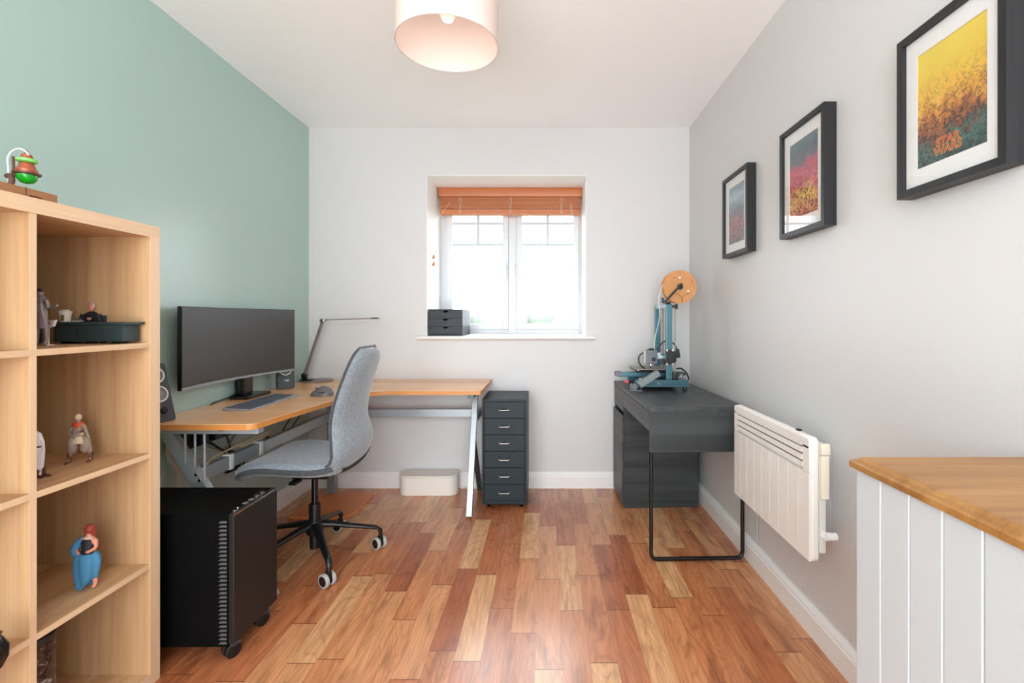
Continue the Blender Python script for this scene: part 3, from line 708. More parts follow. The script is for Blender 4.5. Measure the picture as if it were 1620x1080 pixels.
for i, Y in enumerate((1.70, 1.735)):
    b = MB(); b.rbox(cx1 - .030, cx1 - .014, Y, Y + .018, cz1, cz1 + .0025, .001); b.build('usb_port', M['mgrey'], pc)
for Y in (1.78, 1.81):
    b = MB(); b.lathe([(.011, 0), (.011, .004), (.009, .005), (0, .005)], (cx1 - .025, Y, cz1), 20); b.build('power_button', M['chrome'], pc)
def castor_single(x, y, par, rz=0, r=.026, nm='castor'):
    mt = Matrix.Translation((x, y, 0)) @ Matrix.Rotation(rz, 4, 'Z')
    b = MB()
    for s_ in (-1, 1): b.lathe([(0, -.008), (r * .8, -.008), (r, -.005), (r, .005), (r * .8, .008), (0, .008)], (0, 0, 0), 24, mtx=mt @ Matrix.Translation((s_ * .0105, 0, r)) @ Matrix.Rotation(PI / 2, 4, 'Y'))
    c = b.build(nm, M['black'], par, world=True)
    b = MB(); b.rbox(-.020, .020, -.012, .024, r * 1.55, r * 2.1, .005, mtx=mt); b.cyl(mt @ Vector((0, .01, r)), mt @ Vector((0, .01, cz0 + .004)), .005, 10)
    b.build('castor_hood', M['dgrey'], c, world=True); return c
for x in (cx0 + .05, cx1 - .035):
    for y in (cy0 + .04, cy1 - .05): castor_single(x, y, pc, R(-30 if x > -1.3 else 10))

# ------------------------------------------------------------------ office chair
CX, CY = -1.133, 2.322
ch_ = thing('office_chair', 'grey wool swivel chair with black five star base at the desk', 'chair', (CX, CY, 0))
def prof_eval(pts, u):
    """smooth profile: returns point and tangent"""
    sp_ = prof_eval.cache.setdefault(id(pts), spline([(x, 0, z) for x, z in pts], 12)); n = len(sp_) - 1
    f_ = u * n; i = min(int(f_), n - 1); p = sp_[i].lerp(sp_[i + 1], f_ - i)
    a = sp_[max(i - 1, 0)]; c = sp_[min(i + 2, n)]; return p, (c - a).normalized()
prof_eval.cache = {}
seatp = [(-1.385, .450), (-1.370, .470), (-1.33, .487), (-1.25, .493), (-1.15, .487), (-1.05, .485), (-.975, .492), (-.925, .510)]
backp = [(-1.0, .474), (-.960, .488), (-.926, .515), (-.912, .56), (-.919, .62), (-.931, .68), (-.927, .74), (-.912, .81), (-.890, .88), (-.862, .96), (-.842, 1.028)]
def mk_shell(profile, wfun, wrap, thick, flip=1):
    def P(u, v):
        p, t_ = prof_eval(profile, u); w_ = wfun(u); n = Vector((-t_.z, 0, t_.x)) * flip
        return Vector((p.x, CY + v * w_, p.z)) + n * wrap(u, v)
    def N(u, v):
        p, t_ = prof_eval(profile, u); return Vector((-t_.z, 0, t_.x))
    def Tk(u, v):
        ev = max(0., 1 - abs(v) ** 8) ; eu = max(0., 1 - abs(2 * u - 1) ** 14)
        return thick * math.sqrt(ev) * math.sqrt(eu) if ev > 1e-6 and eu > 1e-6 else 0
    return P, N, Tk
def wseat(u):
    e = max(0., 1 - (1 - min(u / .28, 1)) ** 2.6) ** (1 / 2.6); return .06 + (.232 - .06) * e - .02 * max(0, (u - .75) / .25)
def wback(u):
    base = .215 + .022 * math.sin(min(u / .5, 1) * PI) - .045 * max(0, (u - .35) / .65)
    e = max(0., 1 - max(0, (u - .82) / .18) ** 2.4) ** (1 / 2.4); return max(.10 , base * (.38 + .62 * e)) * (1 if u > .12 else .9 + .1 * u / .12)
P, N, Tk = mk_shell(seatp, wseat, lambda u, v: .014 * abs(v) ** 3 * min(1, u * 3), .036); MB().shell(P, N, Tk, 40, 26).build('seat', M['fabric'], ch_, smooth=70)
P, N, Tk = mk_shell(backp, wback, lambda u, v: .035 * abs(v) ** 2.2, .021); MB().shell(P, N, Tk, 56, 26).build('backrest', M['fabric'], ch_, smooth=70)
# dark piping along the rim of seat and back
def rim(profile, wf, wrapf, us_):
    pts = []
    for side, seq in ((-1, us_), (1, us_[::-1])):
        for u in seq:
            p, t_ = prof_eval(profile, u); n = Vector((-t_.z, 0, t_.x)); pts.append(Vector((p.x, CY + side * wf(u) * .992, p.z)) + n * wrapf(u))
    return pts
b = MB(); b.tube(rim(backp, wback, lambda u: .035, [.09 + .91 * i / 40 for i in range(41)]), .0065, 8); b.build('back_piping', M['piping'], ch_, label='dark grey piping round the backrest')
b = MB(); b.tube(rim(seatp, wseat, lambda u: .014 * min(1, u * 3) - .006, [.93 - .93 * i / 40 for i in range(41)]), .013, 10); b.build('seat_piping', M['piping'], ch_, label='dark grey piping round the seat')
# moulded under-shell
us = [(x + .004, z - .022) for x, z in seatp[1:]]
P, N, Tk = mk_shell(us, lambda u: wseat(u * .9 + .08) * (.93 - .1 * u), lambda u, v: .012 * abs(v) ** 3 - .012 * (1 - v * v), .012); MB().shell(P, N, Tk, 24, 16).build('seat_underside', mat('dark_shell', (40, 38, 37), .5), ch_, smooth=70)
b = MB(); b.rbox(CX - .09, CX + .09, CY - .06, CY + .06, .405, .452, .014, 3); b.rbox(CX - .065, CX - .03, CY - .12, CY - .06, .400, .415, .004); b.build('tilt_mechanism', M['black'], ch_)
b = MB(); b.cyl((CX, CY, .26), (CX, CY, .41), .0155, 20); b.build('gas_lift', M['satin'], ch_)
b = MB(); b.lathe([(0, .055), (.022, .055), (.024, .06), (.024, .15), (.027, .16), (.027, .268), (.024, .272), (0, .272)], (CX, CY, 0), 24); b.build('lift_sleeve', M['black'], ch_)
b = MB(); b.lathe([(0, .125), (.035, .125), (.042, .14), (.042, .175), (.03, .192), (0, .192)], (CX, CY, 0), 28); b.build('hub', M['black'], ch_)
th0 = 18.7
for i in range(5):
    a = R(th0 + 72 * i); d = Vector((math.cos(a), math.sin(a), 0)); c = Vector((CX, CY, 0)); sd = Vector((-d.y, d.x, 0))
    pts = [(.025, .172, .026, .017), (.08, .162, .022, .015), (.16, .142, .018, .012), (.25, .122, .016, .0105), (.283, .115, .0145, .0105), (.300, .104, .013, .011), (.304, .085, .011, .010), (.305, .062, .009, .009)]
    b = MB(); rings = []
    for r_, z, w_, h_ in pts:
        rings.append([b.bm.verts.new(c + d * r_ + Vector((0, 0, z)) + sd * w_ * math.cos(q) + (Vector((0, 0, 1)) if r_ < .29 else d) * h_ * math.sin(q)) for q in [2 * PI * k / 12 for k in range(12)]])
    for p_, q_ in zip(rings, rings[1:]):
        for k in range(12): b.bm.faces.new((p_[k], p_[(k + 1) % 12], q_[(k + 1) % 12], q_[k]))
    b.bm.faces.new(rings[0][::-1]); b.bm.faces.new(rings[-1]); b.build('base_arm', M['black'], ch_, smooth=60)
    r = .031; wc = c + d * .305; ang = R([55, 80, 20, -30, 62][i]); mt = Matrix.Translation((wc.x, wc.y, 0)) @ Matrix.Rotation(ang, 4, 'Z')
    b = MB()
    for s_ in (-1, 1): b.lathe([(0, -.008), (r * .72, -.009), (r * .74, .009), (0, .008)], (0, 0, 0), 24, mtx=mt @ Matrix.Translation((s_ * .017, .012, r)) @ Matrix.Rotation(PI / 2, 4, 'Y'))
    b.cyl(mt @ Vector((-.02, .012, r)), mt @ Vector((.02, .012, r)), .008, 12); b.rbox(-.007, .007, -.012, .02, r + .004, r * 2.1, .003, mtx=mt)
    cs = b.build('castor', M['black'], ch_)
    b = MB()
    for s_ in (-1, 1): b.lathe([(r * .73, -.0085), (r * .93, -.008), (r, -.004), (r, .004), (r * .93, .008), (r * .73, .0085), (r * .73, -.0085)], (0, 0, 0), 28, mtx=mt @ Matrix.Translation((s_ * .017, .012, r)) @ Matrix.Rotation(PI / 2, 4, 'Y'))
    b.build('tyre', M['tyre'], cs, label='pale grey castor tyre')

# ------------------------------------------------------------------ mat, bin, drawer tower
b = MB(); b.prism(arc(-1.20, 3.125, .06, 0, 60, 4) + [(-1.21, 3.195), (-1.51, 3.195), (-1.515, 3.19), (-1.515, 2.785), (-1.505, 2.775), (-1.27, 2.762), (-1.22, 2.768)] + [(-1.175, 2.79), (-1.15, 2.84), (-1.14, 2.92)], 0.001, .013)
tag(b.build('floor_mat', M['mat_'], smooth=30, bevel=.003), 'tan leathery floor mat with rounded corners under the desk', 'mat')
bn = thing('storage_bin', 'cream oblong lidded bin on the floor against the back wall', 'bin', (-.79, 3.215, 0))
def stadium(x0, x1, y0, y1, n=14):
    r = (y1 - y0) / 2 * .99; rx = .055; ym = (y0 + y1) / 2
    return rrect(x0, x1, y0, y1, min(r, .066), 10)
b = MB(); b.prism(stadium(-.988, -.592, 3.142, 3.280), .0, .118); b.build('bin_body', M['cream'], bn, smooth=50, bevel=.003)
b = MB(); b.prism(stadium(-.990, -.590, 3.140, 3.282), .1195, .132); b.build('lid', M['cream'], bn, smooth=50, bevel=.003)
cable('cable', [(-.575, 3.27, .004), (-.56, 3.26, .02), (-.54, 3.265, .006), (-.52, 3.25, .018), (-.49, 3.27, .004)], .004, M['whitep'], 'short white cable on the floor beside the cream bin')

tw = thing('drawer_tower', 'dark green-grey metal six drawer tower beside the desk end', 'drawers', (-.255, 3.1, 0))
tx0, tx1, ty0, ty1, tz0, tz1 = -.396, -.120, 2.925, 3.275, .03, .678
b = MB(); b.box(tx0, tx0 + .012, ty0, ty1, tz0, tz1); b.box(tx1 - .012, tx1, ty0, ty1, tz0, tz1); b.box(tx0 + .012, tx1 - .012, ty0, ty1, tz1 - .016, tz1); b.box(tx0 + .012, tx1 - .012, ty0, ty1, tz0, tz0 + .02); b.box(tx0 + .012, tx1 - .012, ty1 - .01, ty1, tz0 + .02, tz1 - .016)
b.build('cabinet_shell', M['cabinet'], tw, smooth=0, bevel=.0015)
dh = (tz1 - .016 - tz0 - .02) / 6
for i in range(6):
    z0 = tz0 + .02 + i * dh + .0015; z1 = z0 + dh - .003
    b = MB(); b.rbox(tx0 + .0135, tx1 - .0135, ty0 + .002, ty0 + .016, z0, z1, .0015); b.box(tx0 + .02, tx1 - .02, ty0 + .017, ty1 - .02, z0 + .005, z0 + .08)
    dr = b.build('drawer', M['cabinet'], tw, smooth=30)
    xm = (tx0 + tx1) / 2; zz = (z0 + z1) / 2 + .002
    b = MB(); b.tube([(xm - .034, ty0 + .002, zz + .006), (xm - .032, ty0 - .014, zz + .004), (xm - .026, ty0 - .018, zz), (xm + .026, ty0 - .018, zz), (xm + .032, ty0 - .014, zz + .004), (xm + .034, ty0 + .002, zz + .006)], .0035, 8); b.build('handle', M['chrome'], dr, label='chrome handle')
for x in (tx0 + .035, tx1 - .035):
    for y in (ty0 + .04, ty1 - .04):
        b = MB(); b.lathe([(0, -.009), (.013, -.009), (.0145, -.006), (.0145, .006), (.013, .009), (0, .009)], (x, y, .0145), 18, mtx=Matrix.Rotation(PI / 2, 4, 'Y')); b.cyl((x, y, .02), (x, y, tz0 + .001), .005, 8); b.build('castor', M['blackm'], tw)

# ------------------------------------------------------------------ dark desk on the right (local: origin near front corner, +Y away, +X to wall)
md = thing('side_desk', 'black-brown desk with drawer and cupboard along the right wall', 'desk', (.497, 2.273, 0), R(1.7), local=True)
W_, L_ = .472, .985
b = MB(); b.rbox(0, W_, 0, L_, .725, .75, .0015); b.build('desktop', M['micke'], md, world=False)
b = MB(); b.rbox(.002, W_ - .001, .002, .018, .533, .7245, .001); b.build('end_panel', M['mickez'], md, world=False)
b = MB(); b.rbox(W_ - .016, W_ - .002, .0185, L_ - .345, .56, .7245, .001); b.build('back_panel', M['micke'], md, world=False)
yc = .668                                   # cupboard starts
b = MB(); b.rbox(.006, W_ - .004, yc, yc + .016, 0, .7245, .001); b.rbox(.006, W_ - .004, L_ - .016, L_, 0, .7245, .001); b.box(W_ - .012, W_ - .004, yc + .0165, L_ - .0165, 0, .7245); b.box(.02, W_ - .013, yc + .0165, L_ - .0165, .03, .046); b.box(.02, W_ - .013, yc + .0165, L_ - .0165, .575, .591)
b.build('cupboard', M['mickez'], md, smooth=0, world=False)
b = MB(); b.rbox(.001, .017, .021, yc - .003, .632, .7225, .0015); b.box(.018, .40, .04, yc - .02, .64, .652)
b.build('drawer', M['micke'], md, world=False)
b = MB(); b.rbox(.001, .0055, yc + .002, L_ - .002, .598, .7225, .001); b.box(.006, .30, yc + .02, L_ - .02, .605, .618)
b.build('drawer', M['micke'], md, world=False)
b = MB(); b.rbox(-.006, .0055, yc + .001, L_ - .002, .022, .575, .0015); b.build('door', M['micke'], md, world=False)
q = .011; path = [(q, .03, .533)] + [(q, .03, .10)]
path = [(.012, .022, .532), (.012, .022, .045), (.016, .022, .024), (.026, .022, .014), (.045, .022, .0115), (W_ - .045, .022, .0115), (W_ - .026, .022, .014), (W_ - .016, .022, .024), (W_ - .012, .022, .045), (W_ - .012, .022, .532)]
b = MB(); b.tube(path, .0095, 12); b.build('leg_frame', M['satin'], md, world=False)
b = MB(); hp = md.matrix_basis.inverted() @ Vector((.908, 2.80, .75)); b.lathe([(0, .0006), (.032, .0006), (.034, .0), (0, 0)], (hp.x, hp.y, .75), 28); b.build('cable_hole', M['satin'], md, world=False, label='black oval cable outlet')
cable('cable', [(.985, 2.75, .62), (.984, 2.74, .58), (.978, 2.76, .5), (.985, 2.76, .45)], .003, M['cordm'], 'cream cable hanging behind the dark desk')

# ------------------------------------------------------------------ 3D printer
pr = thing('printer', 'teal metal desktop filament printer with tall gantry on the dark desk', '3d printer', (.71, 2.97, .75))
TP = M['tprint']
b = MB(); b.rbox(.535, .846, 2.805, 2.835, .770, .812, .003); b.rbox(.535, .846, 3.10, 3.13, .770, .812, .003); b.rbox(.66, .80, 2.836, 3.099, .772, .808, .003); b.rbox(.60, .66, 2.86, 3.07, .775, .800, .003)
b.build('base_frame', TP, pr)
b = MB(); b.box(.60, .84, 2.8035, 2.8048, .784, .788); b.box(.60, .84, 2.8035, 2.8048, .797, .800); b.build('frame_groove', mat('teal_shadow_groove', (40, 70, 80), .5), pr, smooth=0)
for x in (.56, .825):
    for y in (2.82, 3.115):
        b = MB(); b.lathe([(.012, .7505), (.013, .760), (.010, .770), (0, .770), ], (x, y, 0), 16); b.build('foot', M['black'], pr)
b = MB(); b.rbox(.445, .80, 2.948, 2.988, .813, .842, .003); b.build('bed_rail', TP, pr)
b = MB(); b.rbox(.430, .470, 2.940, 2.996, .817, .846, .004); b.build('rail_end_cap', M['mgrey'], pr)
b = MB(); b.rbox(.545, .77, 2.86, 3.08, .853, .858, .002); b.build('bed_carriage', M['black'], pr)
b = MB(); b.rbox(.535, .765, 2.855, 3.085, .866, .8705, .001); bedo = b.build('print_bed', mat('bed_sheet', (140, 132, 122), .4), pr)
for x, y in ((.56, 2.88), (.74, 2.88), (.56, 3.06), (.74, 3.06)):
    b = MB(); b.cyl((x, y, .8585), (x, y, .8655), .006, 10); b.build('bed_spring', M['chrome'], pr)
b = MB(); b.rbox(.59, .70, 2.93, 3.0, .8425, .8525, .003); b.build('bed_slider', M['dgrey'], pr)
gx0, gx1 = .712, .748
for y0 in (2.808, 3.095):
    b = MB(); b.rbox(gx0, gx1, y0, y0 + .026, .8125, 1.262, .004); b.build('gantry_post', TP, pr)
b = MB(); b.rbox(gx0, gx1, 2.836, 3.093, 1.238, 1.262, .003); b.build('gantry_top_bar', mat('pale_aluminium', (176, 196, 204), .3, .5), pr)
for y0 in (2.81, 3.10):
    b = MB(); b.rbox(.752, .786, y0, y0 + .034, .8125, .846, .004); b.build('stepper_motor', M['black'], pr)
    b = MB(); b.cyl((.769, y0 + .017, .846), (.769, y0 + .017, 1.24), .003, 8); b.build('lead_screw', mat('screw_steel', (140, 130, 120), .5), pr)
b = MB(); b.rbox(.7485, .782, 2.812, 2.842, 1.240, 1.256, .003); b.cyl((.776, 2.827, 1.232), (.776, 2.827, 1.262), .008, 10); b.build('screw_bracket', M['black'], pr)
b = MB(); b.rbox(.70, .711, 2.79, 3.12, .935, .965, .003); b.build('x_beam', TP, pr)
b = MB(); b.rbox(.702, .756, 2.790, 2.805, .905, .992, .003); b.rbox(.748, .768, 2.790, 2.842, .92, .98, .003); b.build('carriage_plate', M['black'], pr)
for x in (.71, .745):
    for z in (.908, .99):
        b = MB(); b.cyl((x, 2.784, z), (x, 2.790, z), .007, 14); b.build('guide_wheel', M['chrome'], pr)
b = MB(); b.rbox(.60, .672, 2.855, 2.915, .902, .985, .008); b.build('extruder_housing', M['mgrey'], pr)
b = MB(); b.rbox(.590, .602, 2.858, 2.912, .905, .985, .004); b.build('extruder_cover', M['lgrey'], pr)
b = MB(); b.lathe([(0, .001), (.010, .001), (.010, .0015), (.013, .0015), (.013, 0), (0, 0)], (.648, 2.854, .930), 20, mtx=Matrix.Rotation(PI / 2, 4, 'X')); b.build('cooling_fan', M['black'], pr)
b = MB(); b.rbox(.673, .699, 2.865, 2.91, .93, .97, .004); b.rbox(.70 - .025, .72, 2.842, 2.8535, .935, .955, .003); b.build('head_mount', M['silver'], pr)
b = MB(); b.lathe([(.003, .875), (.007, .888), (.012, .890), (.012, .901), (0, .901)], (.636, 2.885, 0), 14); b.build('nozzle', M['chrome'], pr)
b = MB(); b.rbox(.70, .735, 2.862, 2.90, .895, .93, .004); b.build('x_motor', M['dgrey'], pr)
def pcable(pts, r, m=M['black'], nm='cable'):
    b = MB(); b.tube(spline(pts, 8), r, 8); b.build(nm, m, pr)
Yp = 2.89
pcable([at(1035, 552, Yp), at(1026, 553, Yp), at(1012, 562, Yp), at(1011, 572, Yp), at(1016, 580, Yp), at(1024, 583, 2.95), at(1034, 582, 3.0)], .0045)
pcable([at(1041, 552, Yp), at(1045, 545, Yp), at(1054, 538.5, Yp), at(1063, 541, Yp), at(1069, 548, Yp), at(1072, 557, Yp)], .004)
b = MB(); a_, c_ = at(1071, 552, 2.86), at(1072, 566, 2.86); b.rbox(a_.x - .012, a_.x + .012, 2.85, 2.875, c_.z, a_.z, .004, mtx=Matrix.Translation((a_.x, 2.86, a_.z)) @ Matrix.Rotation(R(-8), 4, 'Y') @ Matrix.Translation((-a_.x, -2.86, -a_.z))); b.build('cable_clamp', M['black'], pr)
pcable([at(1070, 583, 2.87), at(1078, 583, 2.87), at(1086, 590, 2.87), at(1090, 600, 2.87)], .005)
b = MB(); b.rbox(.79, .84, 2.845, 2.93, .8125, .850, .004); b.build('control_board_box', M['dgrey'], pr)
for i in range(5):
    b = MB(); b.rbox(.792 + i * .009, .798 + i * .009, 2.8395, 2.845, .818 + .006 * (i % 2), .828 + .008 * (i % 3), .001); b.build('connector', M['lgrey'], pr)
# eye shaped badge on the base
bx, bz = at(1041, 606, 2.804).x, .791
b = MB(); b.tube([(bx + .020 * math.cos(2 * PI * i / 24), 2.8035, bz + .008 * math.sin(2 * PI * i / 24) * (1 - .3 * abs(math.cos(2 * PI * i / 24)))) for i in range(24)], .0013, 6, closed=True); b.lathe([(0, .001), (.005, .001), (.005, 0), (0, 0)], (bx, 2.8035, bz), 14, mtx=Matrix.Rotation(PI / 2, 4, 'X'))
b.build('eye_badge', M['chrome'], pr, label='silver eye shaped badge')
# tilted display on its arm at the near front corner
pa, pb = at(1011, 609, 2.775), at(1042, 589, 2.775); bar('display', pa, pb, .034, .05, m=mat('display_grey', (128, 134, 136), .4), par=pr, side=(0, 1, 0))
b = MB(); pk = at(1003, 612, 2.80); b.rbox(pk.x - .03, pk.x + .045, 2.765, 2.80, .751, .758, .003); b.cyl((pk.x, 2.78, .772), (pk.x, 2.80, .772), .016, 18); b.rbox(pk.x - .02, pk.x + .02, 2.80, 2.83, .757, .79, .004); b.build('tensioner', M['mgrey'], pr)
b = MB(); pk2 = at(991, 600, 2.86); b.rbox(pk2.x - .015, pk2.x + .012, 2.84, 2.86, .790, .806, .004); b.build('red_clip', M['redp'], pr, label='red plastic clip')
b = MB(); b.rbox(.555, .61, 2.838, 2.86, .790, .815, .003); b.build('front_plate', M['whitep'], pr)
# filament spool, carried on an arm
sp0 = at(1073.5, 454, 2.88)
pth = [at(1051, 478, 2.80), at(1078, 449, 2.80)]
bar('spool_arm', pth[0] + Vector((0, 0, 0)), pth[1], .012, .016, m=M['satin'], par=pr, side=(0, 1, 0))
b = MB(); b.rbox(.70, .735, 2.79, 2.845, 1.2625, 1.275, .003); b.rbox(.688, .70, 2.82, 2.84, 1.27, 1.30, .003); b.cyl((pth[1].x - .003, 2.795, pth[1].z - .006), (pth[1].x - .003, 2.935, pth[1].z - .006), .010, 14); b.build('spool_bracket', M['satin'], pr)
spn = thing('filament_spool', 'round brown cardboard filament spool held above the printer', 'spool', sp0)
for y in (2.850, 2.905):
    b = MB(); r = .100; prof = [(.018, 0), (r, 0), (r, .003), (.018, .003), (.018, 0)]; b.lathe(prof, (sp0.x, y, sp0.z), 56, mtx=Matrix.Rotation(PI / 2, 4, 'X')); b.build('flange', M['card'], spn)
b = MB(); b.lathe([(.011, -.001), (.0175, -.001), (.0175, .062), (.011, .062), (.011, -.001)], (sp0.x, 2.909, sp0.z), 24, mtx=Matrix.Rotation(PI / 2, 4, 'X')); b.build('hub', M['satin'], spn)
b = MB(); b.lathe([(.026, 0), (.062, 0), (.062, .0515), (.026, .0515), (.026, 0)], (sp0.x, 2.9018, sp0.z), 40, mtx=Matrix.Rotation(PI / 2, 4, 'X')); b.build('wound_filament', M['whitep'], spn)
yf = 2.8463
b = MB()
for a0, a1, r_, cx_, cz_ in ((95, 200, .045, .055, -.085), (-15, 120, .05, -.035, -.088)):
    pts = [(sp0.x + cx_ + r_ * math.cos(R(a0 + (a1 - a0) * i / 12)), yf, sp0.z + cz_ + r_ * math.sin(R(a0 + (a1 - a0) * i / 12))) for i in range(13)]
    pts = [p for p in pts if (p[0] - sp0.x) ** 2 + (p[2] - sp0.z) ** 2 < .0092]
    if len(pts) > 2: b.tube(pts, .0012, 5)
for a, r_, L2 in ((35, .075, .012), (28, .078, .01), (21, .076, .012), (14, .079, .009), (118, .062, .014), (125, .066, .012), (90, .082, .01), (-38, .066, .014)):
    c = Vector((sp0.x + r_ * math.cos(R(a)), yf, sp0.z + r_ * math.sin(R(a)))); d = Vector((-math.sin(R(a)), 0, math.cos(R(a)))) * L2 * .35; e_ = Vector((math.cos(R(a)), 0, math.sin(R(a)))) * .003
    b.tube([c - d, c + e_, c + d], .0011, 5)
b.build('printed_marks', M['ink'], spn)
for a in (92, -28):
    b = MB(); b.lathe([(0, .0008), (.006, .0008), (.006, 0), (0, 0)], (sp0.x + .055 * math.cos(R(a)), 2.8469, sp0.z + .055 * math.sin(R(a))), 12, mtx=Matrix.Rotation(PI / 2, 4, 'X')); b.build('hole_sticker', M['whitep'], spn)
b = MB(); b.tube(spline([at(1050, 448, 2.87), at(1046, 458, 2.86), at(1043, 468, 2.84), at(1042, 480, 2.82), at(1044, 497, 2.82), at(1041, 515, 2.84), at(1036, 535, 2.87), at(1035, 552, 2.885)], 8), .0022, 8); b.build('filament', M['whitep'], spn)

# ------------------------------------------------------------------ wall heater
ht = thing('panel_heater', 'cream electric panel heater mounted on the right wall', 'heater', (.93, 1.87, .575))
hx, hy0, hy1, hz0, hz1 = .865, 1.556, 2.185, .372, .783
def louvre_poly(): pass
b = MB()
r = .018; fy_0, fy_1 = hy0 + .012, hy1 - .012
# body behind the face
b.prism([(y, z) for y, z in rrect(hy0, hy1, hz0, hz1, .02)], hx + .008, .898, 'X')
b.build('heater_body', M['heater'], ht, smooth=40, bevel=.006)
b = MB(); sy0, sy1 = hy0 + .045, hy1 - .030; sz1 = hz1 - .038; sz0 = hz1 - .115
b.prism([(y, z) for y, z in rrect(hy0 + .004, hy1 - .004, sz1, hz1 - .003, .012)], hx, hx + .0095, 'X')
b.rbox(hx, hx + .0095, hy0 + .004, sy0, sz0 - .002, sz1 + .01, .002); b.rbox(hx, hx + .0095, sy1, hy1 - .004, sz0 - .002, sz1 + .01, .002)
b.build('face_top', M['heater'], ht, smooth=40, bevel=.002)
b = MB(); ny = 9; edges = [hy0 + .004 + (hy1 - hy0 - .008) * i / ny for i in range(ny + 1)]
for i in range(ny): b.rbox(hx, hx + .0095, edges[i] + .0008, edges[i + 1] - .0008, hz0 + .004, sz0 - .003, .0006)
b.box(hx + .0014, hx + .0093, hy0 + .005, hy1 - .005, hz0 + .005, sz0 - .004)
b.build('face_panel', M['heater'], ht, smooth=40)
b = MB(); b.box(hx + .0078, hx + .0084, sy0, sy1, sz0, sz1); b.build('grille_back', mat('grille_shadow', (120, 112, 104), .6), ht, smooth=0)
for i in range(3):
    z = sz0 + .006 + i * .0245; b = MB(); b.prism([(hx - .001, z), (hx + .007, z + .010), (hx + .0075, z + .017), (hx - .0005, z + .0195)], sy0 + .002, sy1 - .002, 'Y'); b.build('louvre', M['heater'], ht, smooth=30)
b = MB(); b.rbox(.8985, .922, hy0 + .004, hy1 - .10, hz0 + .03, hz1 - .02, .004); b.build('back_box', mat('heater_side', (222, 220, 214), .4), ht)
b = MB(); b.rbox(.9225, .9985, hy0 + .10, hy0 + .14, hz0 + .05, hz1 - .06, .002); b.rbox(.9225, .9985, hy1 - .24, hy1 - .20, hz0 + .05, hz1 - .06, .002); b.build('wall_bracket', M['lgrey'], ht)
b = MB(); b.rbox(.8985, .928, hy0 - .012, hy0 + .003, hz1 - .055, hz1 - .016, .006); b.rbox(.8995, .926, hy0 - .009, hy0 + .0032, hz1 - .20, hz1 - .056, .005); b.build('control_housing', mat('aged_cream_plastic', (232, 224, 204), .45), ht, label='yellowed plastic control housing')
b = MB(); kz_ = H - (846 - 504) / 483; b.cyl((.912, hy0 - .002, kz_), (.912, hy0 + .004, kz_), .012, 16); b.cyl((.910, hy0 - .016, kz_), (.942, hy0 - .016, kz_), .0125, 18); b.rbox(.912, .93, hy0 - .02, hy0 + .002, kz_ - .006, kz_ + .006, .002); b.build('thermostat_knob', M['whitep'], ht)
b = MB(); b.rbox(.88, .895, hy0 + .10, hy0 + .118, hz1 - .001, hz1 + .006, .002); b.build('top_switch', M['black'], ht)
cable('cable', [(.985, 2.215, .40), (.988, 2.22, .30), (.988, 2.22, .2), (.985, 2.215, .14)], .0035, M['lgrey'], 'grey heater cable running down the wall behind the desk leg')

# ------------------------------------------------------------------ picture frames on the right wall
def picture(y0, y1, z0, z1, label, artm, words_=False):
    p = thing('picture_frame', label, 'picture', (XR, (y0 + y1) / 2, (z0 + z1) / 2), group='framed prints on the right wall')
    fx, fw = .954, .019
    b = MB(); xb = XR - .0012
    b.prism([(y0, z0), (y1, z0), (y1 - fw, z0 + fw), (y0 + fw, z0 + fw)], fx, xb, 'X'); b.prism([(y0, z1), (y0 + fw, z1 - fw), (y1 - fw, z1 - fw), (y1, z1)], fx, xb, 'X')
    b.prism([(y0, z0), (y0 + fw, z0 + fw), (y0 + fw, z1 - fw), (y0, z1)], fx, xb, 'X'); b.prism([(y1, z0), (y1, z1), (y1 - fw, z1 - fw), (y1 - fw, z0 + fw)], fx, xb, 'X')
    b.build('frame', M['wframe'], p, smooth=0)
    ym, zm = (y0 + y1) / 2, (z0 + z1) / 2; aw, ah = .098, .146
    b = MB(); xm = fx + .012
    b.box(xm, xm + .002, y0 + fw, ym - aw, z0 + fw, z1 - fw); b.box(xm, xm + .002, ym + aw, y1 - fw, z0 + fw, z1 - fw); b.box(xm, xm + .002, ym - aw, ym + aw, z0 + fw, zm - ah); b.box(xm, xm + .002, ym - aw, ym + aw, zm + ah, z1 - fw)
    b.build('mount', M['paper'], p, smooth=0)
    pr_ = MB().box(xm + .003, xm + .004, ym - aw - .01, ym + aw + .01, zm - ah - .01, zm + ah + .01).build('print', artm, p, smooth=0)
    MB().box(fx + .006, fx + .0075, y0 + fw, y1 - fw, z0 + fw, z1 - fw).build('glass', M['pglass'], p, smooth=0)
    if words_:
        mt = Matrix.Translation((xm + .0026, ym + .008, zm - ah + .035)) @ Matrix(((0, 0, -1, 0), (-1, 0, 0, 0), (0, 1, 0, 0), (0, 0, 0, 1)))
        text('title_lettering', 'STAR\nWARS', .0285, mat('title_red', (186, 38, 18), .6), pr_, mt @ Matrix.Translation((0, 0, .0003)), ext=.0001)
        text('title_outline', 'STAR\nWARS', .0285, mat('title_yellow', (238, 170, 50), .6), pr_, mt, ext=.0001, off=.0011)
    return p
Z0, Z1 = 1.497, 1.921
A1 = art('yellow_print', [(.0, (24, 60, 62)), (.16, (52, 108, 98)), (.26, (120, 60, 30)), (.4, (206, 128, 40)), (.58, (244, 190, 60)), (.8, (240, 206, 60)), (1., (244, 216, 70))], .55, 0, .15, 16, 1.)
A2 = art('pink_storm_print', [(.0, (206, 110, 110)), (.15, (232, 170, 120)), (.3, (240, 206, 120)), (.45, (220, 92, 110)), (.6, (206, 70, 96)), (.72, (96, 96, 110)), (.85, (66, 84, 96)), (1., (84, 118, 128))], .5, 0, .15, 13, 5.)
